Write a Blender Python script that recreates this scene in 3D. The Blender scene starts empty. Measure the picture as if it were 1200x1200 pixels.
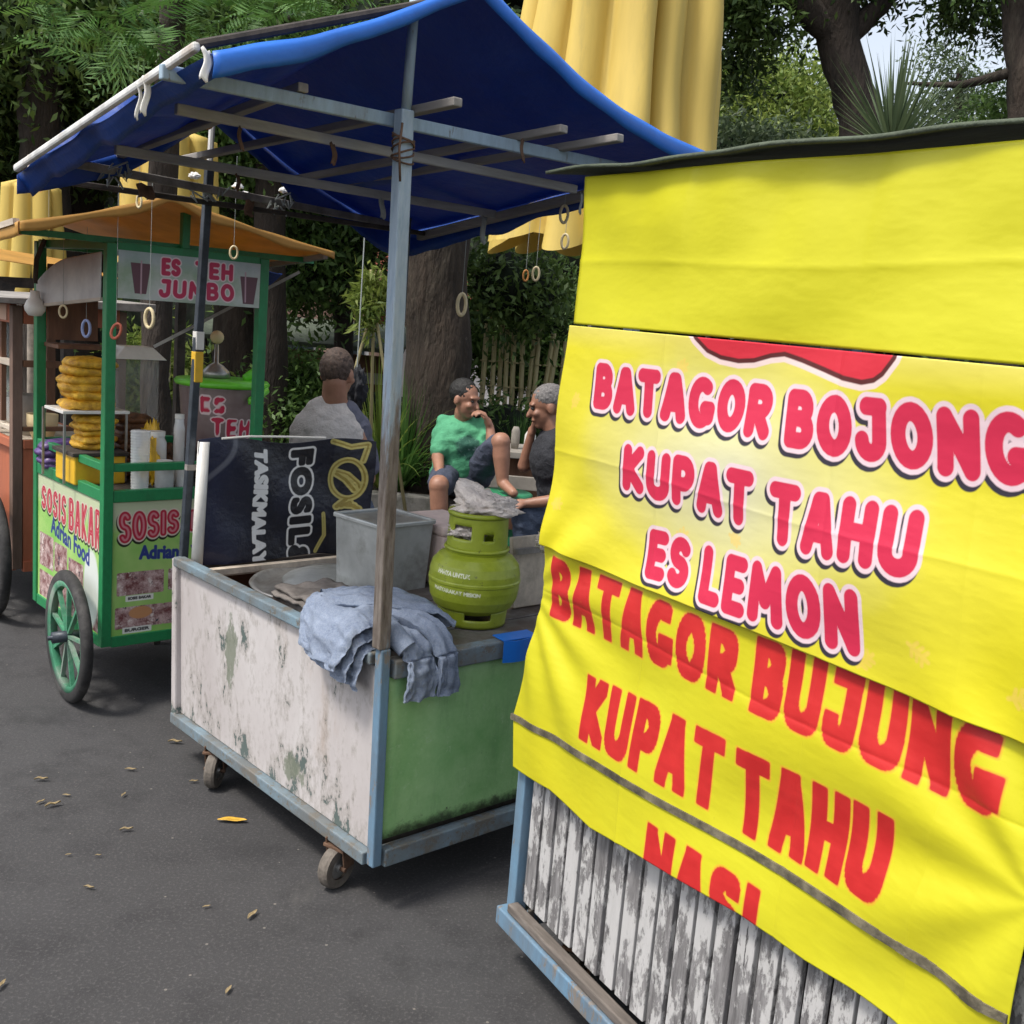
import bpy, bmesh, math, random
import numpy as np
from mathutils import Vector, Matrix, Euler, noise as mn
R = math.radians
rng = np.random.default_rng(7)
random.seed(7)
scene = bpy.context.scene
col = scene.collection

# ---------------------------------------------------------------- camera model
F_PX, PITCH, ROLL, CAM_H = 1280.0, R(10.2), R(4.75), 1.6
_f = Vector((0, math.cos(PITCH), -math.sin(PITCH)))
_r0 = Vector((1, 0, 0)); _u0 = Vector((0, math.sin(PITCH), math.cos(PITCH)))
_r = math.cos(ROLL)*_r0 + math.sin(ROLL)*_u0
_u = -math.sin(ROLL)*_r0 + math.cos(ROLL)*_u0
CAM = Vector((0, 0, CAM_H))
def at(px, py, Y):
    """point at distance Y (metres down the street) seen in direction px,py of the 1200 px photo"""
    d = _f + _r*((px-600)/F_PX) - _u*((py-600)/F_PX)
    return CAM + d*(Y/d.y)
cd = bpy.data.cameras.new('camera'); cam = bpy.data.objects.new('camera', cd); col.objects.link(cam)
M3 = Matrix((( _r.x, _u.x, -_f.x), (_r.y, _u.y, -_f.y), (_r.z, _u.z, -_f.z)))
cam.matrix_world = Matrix.Translation(CAM) @ M3.to_4x4()
cd.sensor_width = 36; cd.lens = 36*F_PX/1200; cd.clip_end = 2000; cd.clip_start = .05
scene.camera = cam

# ---------------------------------------------------------------- world and sun
SUN_EL, SUN_AZ = R(60), R(236)      # azimuth measured from +Y clockwise
w = bpy.data.worlds.new('World'); scene.world = w; w.use_nodes = True
nt = w.node_tree; bg = nt.nodes['Background']
sky = nt.nodes.new('ShaderNodeTexSky'); sky.sky_type = 'NISHITA'; sky.sun_disc = False
sky.sun_elevation = SUN_EL; sky.sun_rotation = SUN_AZ; sky.dust_density = 3.0; sky.air_density = 1.0
hs = nt.nodes.new('ShaderNodeHueSaturation'); hs.inputs['Saturation'].default_value = .45
nt.links.new(sky.outputs[0], hs.inputs['Color']); nt.links.new(hs.outputs[0], bg.inputs['Color'])
bg.inputs['Strength'].default_value = .15
sd = bpy.data.lights.new('sun', 'SUN'); sd.energy = 2.0; sd.angle = R(10); sd.color = (1, .95, .87)
so = bpy.data.objects.new('sun', sd); col.objects.link(so)
sv = Vector((math.sin(SUN_AZ)*math.cos(SUN_EL), math.cos(SUN_AZ)*math.cos(SUN_EL), math.sin(SUN_EL)))
so.rotation_euler = sv.to_track_quat('Z', 'Y').to_euler(); so.location = (0, 0, 12)
scene.view_settings.view_transform = 'Standard'; scene.view_settings.look = 'None'
scene.view_settings.exposure = 0.74; scene.view_settings.gamma = 1
scene.render.engine = 'CYCLES'
scene.cycles.max_bounces = 6; scene.cycles.diffuse_bounces = 3; scene.cycles.glossy_bounces = 2
scene.cycles.transparent_max_bounces = 4; scene.cycles.caustics_reflective = False; scene.cycles.caustics_refractive = False

# ---------------------------------------------------------------- object helpers
def tag(o, label=None, cat=None, group=None, kind=None):
    if label: o['label'] = label
    if cat: o['category'] = cat
    if group: o['group'] = group
    if kind: o['kind'] = kind
    return o
def thing(name, label, cat, loc=(0, 0, 0), rz=0.0, group=None):
    o = bpy.data.objects.new(name, None); col.objects.link(o)
    o.empty_display_size = .1
    o.location = loc; o.rotation_euler = (0, 0, rz)
    return tag(o, label, cat, group)
class MB:
    def __init__(s): s.v = []; s.f = []; s.m = []; s.mi = 0
    def add(s, vs, fs):
        n = len(s.v); s.v += [tuple(v) for v in vs]
        for f in fs: s.f.append(tuple(i+n for i in f)); s.m.append(s.mi)
        return s
    def box(s, c, size, rot=None):
        hx, hy, hz = size[0]/2, size[1]/2, size[2]/2
        vs = [Vector((x, y, z)) for x in (-hx, hx) for y in (-hy, hy) for z in (-hz, hz)]
        if rot is not None:
            if not isinstance(rot, Matrix): rot = Euler(rot).to_matrix()
            vs = [rot @ v for v in vs]
        c = Vector(c)
        return s.add([v+c for v in vs], [(0,1,3,2),(4,6,7,5),(0,4,5,1),(2,3,7,6),(0,2,6,4),(1,5,7,3)])
    def bar(s, p0, p1, w, h=None, up=(0, 0, 1)):
        """rectangular bar from p0 to p1"""
        h = h or w; p0 = Vector(p0); p1 = Vector(p1); d = (p1-p0); Lg = d.length; d.normalize()
        up = Vector(up)
        if abs(d.dot(up)) > .95: up = Vector((0, 1, 0))
        x = d.cross(up).normalized(); z = x.cross(d).normalized()
        rot = Matrix((x, d, z)).transposed()
        return s.box((p0+p1)/2, (w, Lg, h), rot)
    def tube(s, pts, rad, n=8, cap=True, flat=1.0):
        pts = [Vector(p) for p in pts]
        if not hasattr(rad, '__len__'): rad = [rad]*len(pts)
        base = len(s.v); prev = None; rings = []
        for i, p in enumerate(pts):
            a = pts[max(i-1, 0)]; b = pts[min(i+1, len(pts)-1)]
            d = (b-a).normalized() if (b-a).length > 1e-9 else Vector((0, 0, 1))
            if prev is None:
                x = d.cross(Vector((0, 0, 1)))
                if x.length < .1: x = d.cross(Vector((0, 1, 0)))
                x.normalize()
            else:
                x = (prev - d*prev.dot(d)).normalized()
            prev = x; y = d.cross(x)
            rings.append([p + (x*math.cos(2*math.pi*k/n) + y*math.sin(2*math.pi*k/n)*flat)*rad[i] for k in range(n)])
        vs = [v for r_ in rings for v in r_]; fs = []
        for i in range(len(pts)-1):
            for k in range(n):
                a = i*n+k; b = i*n+(k+1) % n
                fs.append((a, b, b+n, a+n))
        if cap: fs.append(tuple(range(n-1, -1, -1))); fs.append(tuple((len(pts)-1)*n+k for k in range(n)))
        return s.add(vs, fs)
    def lathe(s, prof, n=32, c=(0, 0, 0), axis='z', a0=0, a1=2*math.pi):
        full = abs(a1-a0-2*math.pi) < 1e-6
        vs = []; fs = []; m = n if full else n+1
        for (r_, z) in prof:
            for k in range(m):
                a = a0+(a1-a0)*k/n
                x, y = r_*math.cos(a), r_*math.sin(a)
                if axis == 'z': p = (c[0]+x, c[1]+y, c[2]+z)
                elif axis == 'x': p = (c[0]+z, c[1]+x, c[2]+y)
                else: p = (c[0]+x, c[1]+z, c[2]+y)
                vs.append(p)
        for i in range(len(prof)-1):
            for k in range(n):
                a = i*m+k; b = i*m+((k+1) % m)
                fs.append((a, b, b+m, a+m))
        return s.add(vs, fs)
    def ball(s, c, r_, n=12):
        if not hasattr(r_, '__len__'): r_ = (r_, r_, r_)
        vs = []; fs = []; h = n//2
        for i in range(h+1):
            t = math.pi*i/h
            for k in range(n):
                a = 2*math.pi*k/n
                vs.append((c[0]+r_[0]*math.sin(t)*math.cos(a), c[1]+r_[1]*math.sin(t)*math.sin(a), c[2]+r_[2]*math.cos(t)))
        for i in range(h):
            for k in range(n):
                a = i*n+k; b = i*n+(k+1) % n
                fs.append((a, a+n, b+n, b))
        return s.add(vs, fs)
    def grid(s, fn, nu, nv, flip=False):
        vs = [fn(i/nu, j/nv) for j in range(nv+1) for i in range(nu+1)]; fs = []
        for j in range(nv):
            for i in range(nu):
                a = j*(nu+1)+i; f = (a, a+1, a+nu+2, a+nu+1)
                fs.append(f[::-1] if flip else f)
        return s.add(vs, fs)
    def mesh(s, name):
        me = bpy.data.meshes.new(name); me.from_pydata([tuple(v) for v in s.v], [], s.f)
        me.polygons.foreach_set('material_index', s.m); me.update()
        return me
    def build(s, name, mats, parent=None, bevel=0, smooth=False, solid=0, subsurf=0, weld=False, normals=True):
        me = s.mesh(name)
        if normals or weld:
            bm = bmesh.new(); bm.from_mesh(me)
            if weld: bmesh.ops.remove_doubles(bm, verts=bm.verts, dist=1e-5)
            bmesh.ops.recalc_face_normals(bm, faces=bm.faces); bm.to_mesh(me); bm.free()
        return link_mesh(name, me, mats, parent, bevel, smooth, solid, subsurf)
def link_mesh(name, me, mats, parent=None, bevel=0, smooth=False, solid=0, subsurf=0):
    if not isinstance(mats, (list, tuple)): mats = [mats]
    for m in mats: me.materials.append(m)
    o = bpy.data.objects.new(name, me); col.objects.link(o)
    if parent: o.parent = parent
    if smooth: me.polygons.foreach_set('use_smooth', [True]*len(me.polygons))
    if solid:
        md = o.modifiers.new('thick', 'SOLIDIFY'); md.thickness = solid; md.offset = 0
    if subsurf:
        md = o.modifiers.new('sub', 'SUBSURF'); md.levels = md.render_levels = subsurf
    if bevel:
        md = o.modifiers.new('bevel', 'BEVEL'); md.width = bevel; md.segments = 2; md.limit_method = 'ANGLE'; md.angle_limit = R(40)
    return o
def baked(o):
    """apply the modifiers of o without operators"""
    dg = bpy.context.evaluated_depsgraph_get(); dg.update()
    ev = o.evaluated_get(dg); me = bpy.data.meshes.new_from_object(ev)
    o.modifiers.clear(); o.data = me
    return me
def blob(name, parts, mats, parent=None, voxel=.01, smooth_it=2, seg=14):
    """one continuous skin around tapered limbs and ellipsoids"""
    mb = MB()
    for p in parts:
        if p[0] == 'c':
            _, a, ra, b, rb = p; a = Vector(a); b = Vector(b)
            ts = np.linspace(0, 1, 6)
            mb.tube([a.lerp(b, t) for t in ts], [ra+(rb-ra)*t for t in ts], seg)
            mb.ball(a, ra, seg); mb.ball(b, rb, seg)
        else:
            _, c, r_, rot = (list(p)+[None])[:4]
            sub = MB().ball((0, 0, 0), r_, 18)
            m = Euler(rot).to_matrix() if rot is not None else Matrix.Identity(3)
            mb.add([m @ Vector(v)+Vector(c) for v in sub.v], sub.f)
    me = mb.mesh(name)
    bm = bmesh.new(); bm.from_mesh(me); bmesh.ops.remove_doubles(bm, verts=bm.verts, dist=1e-6)
    bmesh.ops.recalc_face_normals(bm, faces=bm.faces); bm.to_mesh(me); bm.free()
    o = link_mesh(name, me, mats, parent)
    md = o.modifiers.new('r', 'REMESH'); md.mode = 'VOXEL'; md.voxel_size = voxel
    if smooth_it:
        ms = o.modifiers.new('s', 'SMOOTH'); ms.iterations = smooth_it; ms.factor = .5
    me = baked(o)
    if not me.materials:
        for m in (mats if isinstance(mats, (list, tuple)) else [mats]): me.materials.append(m)
    me.polygons.foreach_set('use_smooth', [True]*len(me.polygons))
    return o

# ---------------------------------------------------------------- materials
def newmat(name):
    m = bpy.data.materials.new(name); m.use_nodes = True
    nt = m.node_tree; b = nt.nodes['Principled BSDF']
    return m, nt, b
def N(nt, t, **kw):
    n = nt.nodes.new(t)
    for k, v in kw.items():
        if k.startswith('_'): setattr(n, k[1:], v)
        else: n.inputs[k.replace('_', ' ')].default_value = v
    return n
def mathn(nt, op, a, b=None, clamp=False):
    n = nt.nodes.new('ShaderNodeMath'); n.operation = op; n.use_clamp = clamp
    for i, x in enumerate((a, b)):
        if x is None: continue
        if isinstance(x, (int, float)): n.inputs[i].default_value = x
        else: nt.links.new(x, n.inputs[i])
    return n.outputs[0]
def mix(nt, fac, a, b):
    n = nt.nodes.new('ShaderNodeMix'); n.data_type = 'RGBA'
    for i, x in ((0, fac), (6, a), (7, b)):
        if isinstance(x, (int, float)): n.inputs[i].default_value = x
        elif isinstance(x, tuple): n.inputs[i].default_value = (*x, 1) if len(x) == 3 else x
        else: nt.links.new(x, n.inputs[i])
    return n.outputs[2]
def coords(nt, scale=(1, 1, 1)):
    tc = nt.nodes.new('ShaderNodeTexCoord'); mp = nt.nodes.new('ShaderNodeMapping'); mp.inputs['Scale'].default_value = scale
    nt.links.new(tc.outputs['Object'], mp.inputs[0]); return mp.outputs[0]
def noise(nt, scale, detail=4, rough=.6, vec=None, stretch=None, out='Fac'):
    n = N(nt, 'ShaderNodeTexNoise', Scale=scale, Detail=detail, Roughness=rough)
    if stretch: vec = coords(nt, stretch)
    elif vec is None: vec = coords(nt)
    nt.links.new(vec, n.inputs['Vector']); return n.outputs[out]
def ramp(nt, x, lo, hi):
    n = nt.nodes.new('ShaderNodeMapRange'); nt.links.new(x, n.inputs[0])
    n.inputs[1].default_value = lo; n.inputs[2].default_value = hi; return n.outputs[0]
def bump(nt, b, h, strength=.3, dist=.01):
    n = N(nt, 'ShaderNodeBump', Strength=strength, Distance=dist)
    nt.links.new(h, n.inputs['Height']); nt.links.new(n.outputs[0], b.inputs['Normal'])
def plain(name, c, rough=.6, var=.15, scale=8, metal=0, bumps=.15, stretch=None, dirt=None, dirtamt=.5, dscale=5, bd=.004, trans=0, alpha=None):
    """one colour with real-world variation: slow mottling, optional dirt of another colour"""
    m, nt, b = newmat(name)
    nz = noise(nt, scale, 5, .65, stretch=stretch)
    dark = tuple(x*(1-var*1.6) for x in c); lite = tuple(min(1, x*(1+var)) for x in c)
    cc = mix(nt, ramp(nt, nz, .3, .7), dark, lite)
    if dirt:
        d = noise(nt, dscale, 8, .7, stretch=stretch)
        cc = mix(nt, mathn(nt, 'MULTIPLY', ramp(nt, d, 1-dirtamt-.08, 1-dirtamt+.08), .85), cc, dirt)
    nt.links.new(cc, b.inputs['Base Color']); b.inputs['Roughness'].default_value = rough; b.inputs['Metallic'].default_value = metal
    if bumps: bump(nt, b, noise(nt, scale*4, 4, .6, stretch=stretch), bumps, bd)
    if trans:
        t = nt.nodes.new('ShaderNodeBsdfTranslucent'); nt.links.new(cc, t.inputs[0])
        ms = nt.nodes.new('ShaderNodeMixShader'); ms.inputs[0].default_value = trans
        nt.links.new(b.outputs[0], ms.inputs[1]); nt.links.new(t.outputs[0], ms.inputs[2])
        nt.links.new(ms.outputs[0], nt.nodes['Material Output'].inputs[0])
    if alpha is not None: b.inputs['Alpha'].default_value = alpha
    return m
def painted(name, paint, under, amount=.5, scale=6, stretch=(1, 1, .35), grime=(.12, .09, .06), gamt=.42, rough=.55):
    """old paint: chipped away in patches to what lies under it, with grime"""
    m, nt, b = newmat(name)
    v = coords(nt, stretch)
    a = noise(nt, scale, 9, .72, vec=v); g = noise(nt, scale*.45, 8, .7, vec=v); f = noise(nt, scale*7, 5, .7, vec=v)
    comb = mathn(nt, 'ADD', mathn(nt, 'MULTIPLY', a, .7), mathn(nt, 'MULTIPLY', f, .3))
    chip = ramp(nt, comb, 1-amount-.015, 1-amount+.015)
    p = mix(nt, ramp(nt, f, .35, .7), tuple(x*.8 for x in paint), paint)
    p = mix(nt, mathn(nt, 'MULTIPLY', ramp(nt, g, 1-gamt-.1, 1-gamt+.12), .6), p, grime)
    c = mix(nt, chip, p, under)
    nt.links.new(c, b.inputs['Base Color']); b.inputs['Roughness'].default_value = rough
    h = mathn(nt, 'SUBTRACT', mathn(nt, 'MULTIPLY', f, .3), mathn(nt, 'MULTIPLY', chip, .6))
    bump(nt, b, h, .5, .003)
    return m
def leafmat(name, c1, c2, rough=.5, trans=.3):
    """leaf colour read from a per-face attribute, each clump a little different"""
    m, nt, b = newmat(name)
    at_ = N(nt, 'ShaderNodeAttribute', _attribute_name='tone')
    cc = mix(nt, at_.outputs['Fac'], c1, c2)
    nt.links.new(cc, b.inputs['Base Color']); b.inputs['Roughness'].default_value = rough
    b.inputs['Specular IOR Level'].default_value = .35
    t = nt.nodes.new('ShaderNodeBsdfTranslucent'); nt.links.new(cc, t.inputs[0])
    ms = nt.nodes.new('ShaderNodeMixShader'); ms.inputs[0].default_value = trans
    nt.links.new(b.outputs[0], ms.inputs[1]); nt.links.new(t.outputs[0], ms.inputs[2])
    nt.links.new(ms.outputs[0], nt.nodes['Material Output'].inputs[0])
    return m
M = {}
M['blue_paint'] = painted('blue_paint', (.16, .29, .42), (.20, .18, .16), .46, 9, (1, 1, .3), gamt=.5)
M['blue_rail'] = painted('blue_rail', (.20, .29, .35), (.15, .14, .12), .47, 12, (1, 1, 1), gamt=.55)
M['pale_blue_wood'] = painted('pale_blue_wood', (.36, .48, .58), (.20, .17, .14), .42, 10, (1, 1, .2))
M['worn_post'] = painted('worn_post', (.30, .35, .39), (.13, .10, .075), .50, 8, (1, 1, .2), gamt=.5)
M['white_peel'] = None
M['green_panel'] = painted('green_panel', (.34, .58, .25), (.09, .11, .05), .38, 6, (1, 1, 1), grime=(.16, .34, .12), gamt=.55)
M['green_paint'] = painted('green_paint', (.022, .24, .085), (.03, .09, .04), .33, 9, (1, 1, .5), grime=(.03, .08, .04), gamt=.4, rough=.35)
M['dark_steel'] = plain('dark_steel', (.045, .055, .07), .45, .3, 20, .3)
M['wood_grey'] = plain('wood_grey', (.27, .25, .23), .85, .3, 14, 0, .5, (1, .12, 1))
M['wood_beam'] = plain('wood_beam', (.42, .41, .39), .8, .3, 14, 0, .4, (.15, 1, 1))
M['wood_dark'] = plain('wood_dark', (.05, .04, .033), .8, .4, 14, 0, .5)
M['wood_brown'] = plain('wood_brown', (.16, .075, .04), .7, .3, 12, 0, .4, (1, 1, .2))
M['wood_pale'] = plain('wood_pale', (.55, .47, .38), .75, .25, 16, 0, .4, (1, .15, 1))
M['galv'] = plain('galv', (.50, .52, .51), .42, .14, 7, .55, .1, dirt=(.28, .28, .26), dirtamt=.45)
M['steel'] = plain('steel', (.42, .41, .39), .38, .2, 7, .7, .1, dirt=(.2, .17, .14), dirtamt=.42)
M['rust'] = plain('rust', (.16, .09, .055), .8, .4, 22, .2, .5)
M['rubber'] = plain('rubber', (.028, .027, .027), .8, .3, 30, 0, .2, dirt=(.09, .085, .08), dirtamt=.45)
M['rubber_grey'] = plain('rubber_grey', (.14, .12, .10), .8, .3, 30, 0, .3)
M['white_plastic'] = plain('white_plastic', (.75, .73, .68), .4, .08, 12, 0, .1)
M['crumple'] = plain('crumple', (.92, .80, .72), .35, .12, 30, 0, .8, bd=.01)
M['pink_foam'] = plain('pink_foam', (.66, .52, .47), .8, .1, 14, 0, .2, dirt=(.42, .33, .28), dirtamt=.42)
M['white_wood'] = plain('white_wood', (.66, .66, .64), .7, .2, 14, 0, .3, (.3, 1, .3), dirt=(.4, .32, .25), dirtamt=.4)
M['tarp_blue'] = None
M['tarp_orange'] = plain('tarp_orange', (.60, .33, .08), .55, .15, 5, 0, .3, trans=.3)
M['olive_cloth'] = plain('olive_cloth', (.085, .105, .07), .75, .25, 9, 0, .5, bd=.01)
M['grey_tarp'] = plain('grey_tarp', (.33, .34, .31), .6, .2, 7, 0, .5, bd=.01)
M['terracotta'] = painted('terracotta', (.50, .15, .075), (.22, .10, .07), .38, 5, (1, 1, .25), grime=(.3, .12, .08))
M['fried'] = plain('fried', (.95, .44, .035), .5, .35, 26, 0, .8, bd=.008)
M['skewer'] = plain('skewer', (.20, .085, .035), .5, .5, 40, 0, .8, bd=.006)
M['yellow_plastic'] = plain('yellow_plastic', (.78, .47, .03), .35, .1, 10)
M['lime_plastic'] = plain('lime_plastic', (.16, .60, .04), .35, .1, 8)
M['purple'] = plain('purple', (.12, .07, .22), .4, .3, 30)
M['green_stool'] = plain('green_stool', (.03, .22, .10), .35, .1, 8)
M['blue_plastic'] = plain('blue_plastic', (.015, .16, .62), .35, .08, 8)
M['skin'] = plain('skin', (.34, .17, .11), .5, .12, 14, 0, .15)
M['skin_dark'] = plain('skin_dark', (.28, .135, .085), .5, .12, 14, 0, .15)
M['skin_pale'] = plain('skin_pale', (.42, .23, .15), .5, .12, 14, 0, .15)
M['hair'] = plain('hair', (.012, .011, .010), .6, .4, 90, 0, .8)
M['hair_grey'] = plain('hair_grey', (.16, .15, .145), .7, .4, 90, 0, .8)
M['hair_short'] = plain('hair_short', (.075, .048, .036), .7, .4, 90, 0, .6)
M['shirt_green'] = plain('shirt_green', (.05, .26, .13), .8, .15, 7, 0, .4, bd=.02)
M['shirt_black'] = plain('shirt_black', (.018, .019, .024), .85, .2, 9, 0, .5, bd=.02)
M['shirt_grey'] = plain('shirt_grey', (.50, .47, .45), .85, .08, 9, 0, .5, bd=.02)
M['sleeve_slate'] = plain('sleeve_slate', (.12, .125, .17), .85, .12, 9, 0, .5, bd=.02)
M['shorts'] = plain('shorts', (.055, .065, .10), .85, .2, 9, 0, .5, bd=.02)
M['jeans_dark'] = plain('jeans_dark', (.055, .075, .12), .85, .2, 9, 0, .5, bd=.02)
M['soil'] = plain('soil', (.07, .05, .036), .95, .4, 5, 0, .8, bd=.03, dirt=(.13, .10, .07), dirtamt=.45)
M['kerb'] = plain('kerb', (.22, .21, .19), .9, .2, 8, 0, .5, dirt=(.08, .08, .06), dirtamt=.45)
M['bark'] = plain('bark', (.040, .029, .021), .95, .45, 6, 0, 1.0, (1, 1, .25), bd=.04, dirt=(.075, .062, .046), dirtamt=.4, dscale=9)
M['bark_dark'] = plain('bark_dark', (.035, .026, .02), .95, .45, 6, 0, 1.0, (1, 1, .25), bd=.04)
M['umbrella_cloth'] = plain('umbrella_cloth', (.72, .53, .13), .7, .10, 4, 0, .2, (1, 1, .15), bd=.01, trans=.15, dirt=(.5, .38, .12), dirtamt=.36)
M['umbrella_cream'] = plain('umbrella_cream', (.82, .66, .38), .7, .10, 4, 0, .2, (1, 1, .15), bd=.01, trans=.15)
M['bamboo'] = plain('bamboo', (.42, .36, .18), .6, .25, 9, 0, .3, (1, 1, .1))
M['grass'] = leafmat('grass', (.02, .06, .01), (.10, .17, .03))
M['leaf_dark'] = leafmat('leaf_dark', (.020, .050, .012), (.13, .20, .05))
M['leaf_mid'] = leafmat('leaf_mid', (.03, .075, .018), (.15, .25, .06))
M['leaf_fern'] = leafmat('leaf_fern', (.035, .10, .02), (.13, .26, .06))
M['leaf_lit'] = leafmat('leaf_lit', (.08, .15, .025), (.30, .36, .08), trans=.4)
M['leaf_grey'] = leafmat('leaf_grey', (.05, .085, .045), (.16, .21, .10))
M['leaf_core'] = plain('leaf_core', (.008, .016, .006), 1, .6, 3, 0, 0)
M['leaf_yellow'] = plain('leaf_yellow', (.62, .36, .04), .6, .25, 40, 0, .3)
M['leaf_dry'] = plain('leaf_dry', (.33, .25, .13), .8, .3, 40, 0, .3)
M['pink_wall'] = plain('pink_wall', (.68, .45, .34), .9, .08, 2, 0, .1)
M['white_wall'] = plain('white_wall', (.74, .72, .70), .9, .08, 2, 0, .1)
M['red_tile'] = plain('red_tile', (.30, .08, .05), .8, .3, 5, 0, .3)
M['dark_glass'] = plain('dark_glass', (.03, .04, .045), .15, .2, 3, 0, 0)
M['concrete'] = plain('concrete', (.32, .29, .25), .9, .15, 6, 0, .3)
M['string'] = plain('string', (.35, .38, .36), .6, .1, 10, 0, 0)
M['lpg'] = None

def glassy(name, c, alpha):
    m, nt, b = newmat(name)
    b.inputs['Base Color'].default_value = (*c, 1); b.inputs['Roughness'].default_value = .12
    lw = nt.nodes.new('ShaderNodeTexNoise'); lw.inputs['Scale'].default_value = 6
    nt.links.new(mathn(nt, 'ADD', mathn(nt, 'MULTIPLY', lw.outputs[0], .15), alpha-.07), b.inputs['Alpha'])
    return m
M['clear'] = glassy('clear', (.75, .8, .78), .13)
M['clear_cup'] = glassy('clear_cup', (.85, .86, .86), .6)
M['tea'] = glassy('tea', (.26, .15, .13), .88)

def make_pole():
    m, nt, b = newmat('pole_paint'); v = coords(nt, (1, 1, .16))
    tc = nt.nodes.new('ShaderNodeTexCoord'); sp = nt.nodes.new('ShaderNodeSeparateXYZ'); nt.links.new(tc.outputs['Object'], sp.inputs[0])
    a = noise(nt, 12, 9, .75, vec=v); f_ = noise(nt, 80, 5, .7, vec=v); z = sp.outputs[2]
    wear = nt.nodes.new('ShaderNodeMapRange'); nt.links.new(z, wear.inputs[0])
    for i, q in enumerate((1.62, 1.15, -.10, .17)): wear.inputs[i+1].default_value = q
    k = mathn(nt, 'ADD', mathn(nt, 'ADD', mathn(nt, 'MULTIPLY', a, .8), mathn(nt, 'MULTIPLY', f_, .2)), wear.outputs[0])
    p = mix(nt, ramp(nt, f_, .3, .7), (.26, .35, .44), (.42, .50, .57))
    wood = mix(nt, ramp(nt, f_, .35, .65), (.085, .065, .05), (.22, .19, .165))
    c = mix(nt, ramp(nt, k, .50, .60), p, wood)
    nt.links.new(c, b.inputs['Base Color']); b.inputs['Roughness'].default_value = .65
    bump(nt, b, mathn(nt, 'ADD', f_, k), .4, .003); return m
M['pole_paint'] = make_pole()
def make_white_peel():
    m, nt, b = newmat('white_peel')
    v = coords(nt, (1, 1, .55))
    big = noise(nt, 2.2, 7, .65, vec=v); mid = noise(nt, 9, 9, .75, vec=v); fin = noise(nt, 55, 5, .7, vec=v)
    base = mix(nt, ramp(nt, big, .35, .65), (.43, .39, .38), (.56, .53, .52))
    base = mix(nt, mathn(nt, 'MULTIPLY', ramp(nt, fin, .5, .75), .45), base, (.42, .39, .37))
    # dirt gathers along the foot of the panel
    tc = nt.nodes.new('ShaderNodeTexCoord'); sp = nt.nodes.new('ShaderNodeSeparateXYZ'); nt.links.new(tc.outputs['Object'], sp.inputs[0])
    low = nt.nodes.new('ShaderNodeMapRange'); nt.links.new(sp.outputs[2], low.inputs[0])
    low.inputs[1].default_value = .36; low.inputs[2].default_value = .16
    comb = mathn(nt, 'ADD', mathn(nt, 'MULTIPLY', mid, .75), mathn(nt, 'MULTIPLY', fin, .25))
    thr = mathn(nt, 'ADD', comb, mathn(nt, 'MULTIPLY', low.outputs[0], .06))
    dirt = ramp(nt, thr, .50, .58)
    base = mix(nt, mathn(nt, 'MULTIPLY', dirt, .55), base, (.26, .23, .20))
    # chips
    chip = ramp(nt, thr, .588, .598)
    base = mix(nt, chip, base, (.10, .13, .12))
    rust = ramp(nt, noise(nt, 3.1, 6, .7, stretch=(1, 1, .3)), .60, .72)
    base = mix(nt, mathn(nt, 'MULTIPLY', rust, .4), base, (.33, .22, .14))
    # two big worn places where older green shows
    for (ly, lz, ry, rz_) in ((.80, .50, .045, .14), (.42, .25, .09, .05)):
        vy = mathn(nt, 'MULTIPLY', mathn(nt, 'SUBTRACT', sp.outputs[1], ly), 1/ry)
        vz = mathn(nt, 'MULTIPLY', mathn(nt, 'SUBTRACT', sp.outputs[2], lz), 1/rz_)
        d = mathn(nt, 'SQRT', mathn(nt, 'ADD', mathn(nt, 'MULTIPLY', vy, vy), mathn(nt, 'MULTIPLY', vz, vz)))
        k = mathn(nt, 'ADD', mathn(nt, 'MULTIPLY', d, -.30), mathn(nt, 'MULTIPLY', noise(nt, 24, 6, .7, vec=v), 1.0))
        base = mix(nt, mathn(nt, 'MULTIPLY', ramp(nt, k, .24, .32), .85), base, (.17, .19, .14))
    nt.links.new(base, b.inputs['Base Color']); b.inputs['Roughness'].default_value = .6
    bump(nt, b, mathn(nt, 'ADD', mathn(nt, 'MULTIPLY', fin, .4), mathn(nt, 'MULTIPLY', chip, -1.0)), .5, .003)
    return m
M['white_peel'] = make_white_peel()
def make_tarp():
    m, nt, b = newmat('tarp_blue')
    v = coords(nt)
    base = mix(nt, ramp(nt, noise(nt, 3, 5, .6), .35, .7), (.008, .040, .22), (.013, .075, .36))
    nt.links.new(base, b.inputs['Base Color']); b.inputs['Roughness'].default_value = .45
    bump(nt, b, noise(nt, 7, 6, .6), .5, .02)
    t = nt.nodes.new('ShaderNodeBsdfTranslucent'); t.inputs[0].default_value = (.02, .07, .42, 1)
    ms = nt.nodes.new('ShaderNodeMixShader'); ms.inputs[0].default_value = .20
    nt.links.new(b.outputs[0], ms.inputs[1]); nt.links.new(t.outputs[0], ms.inputs[2])
    nt.links.new(ms.outputs[0], nt.nodes['Material Output'].inputs[0])
    return m
M['tarp_blue'] = make_tarp()
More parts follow.
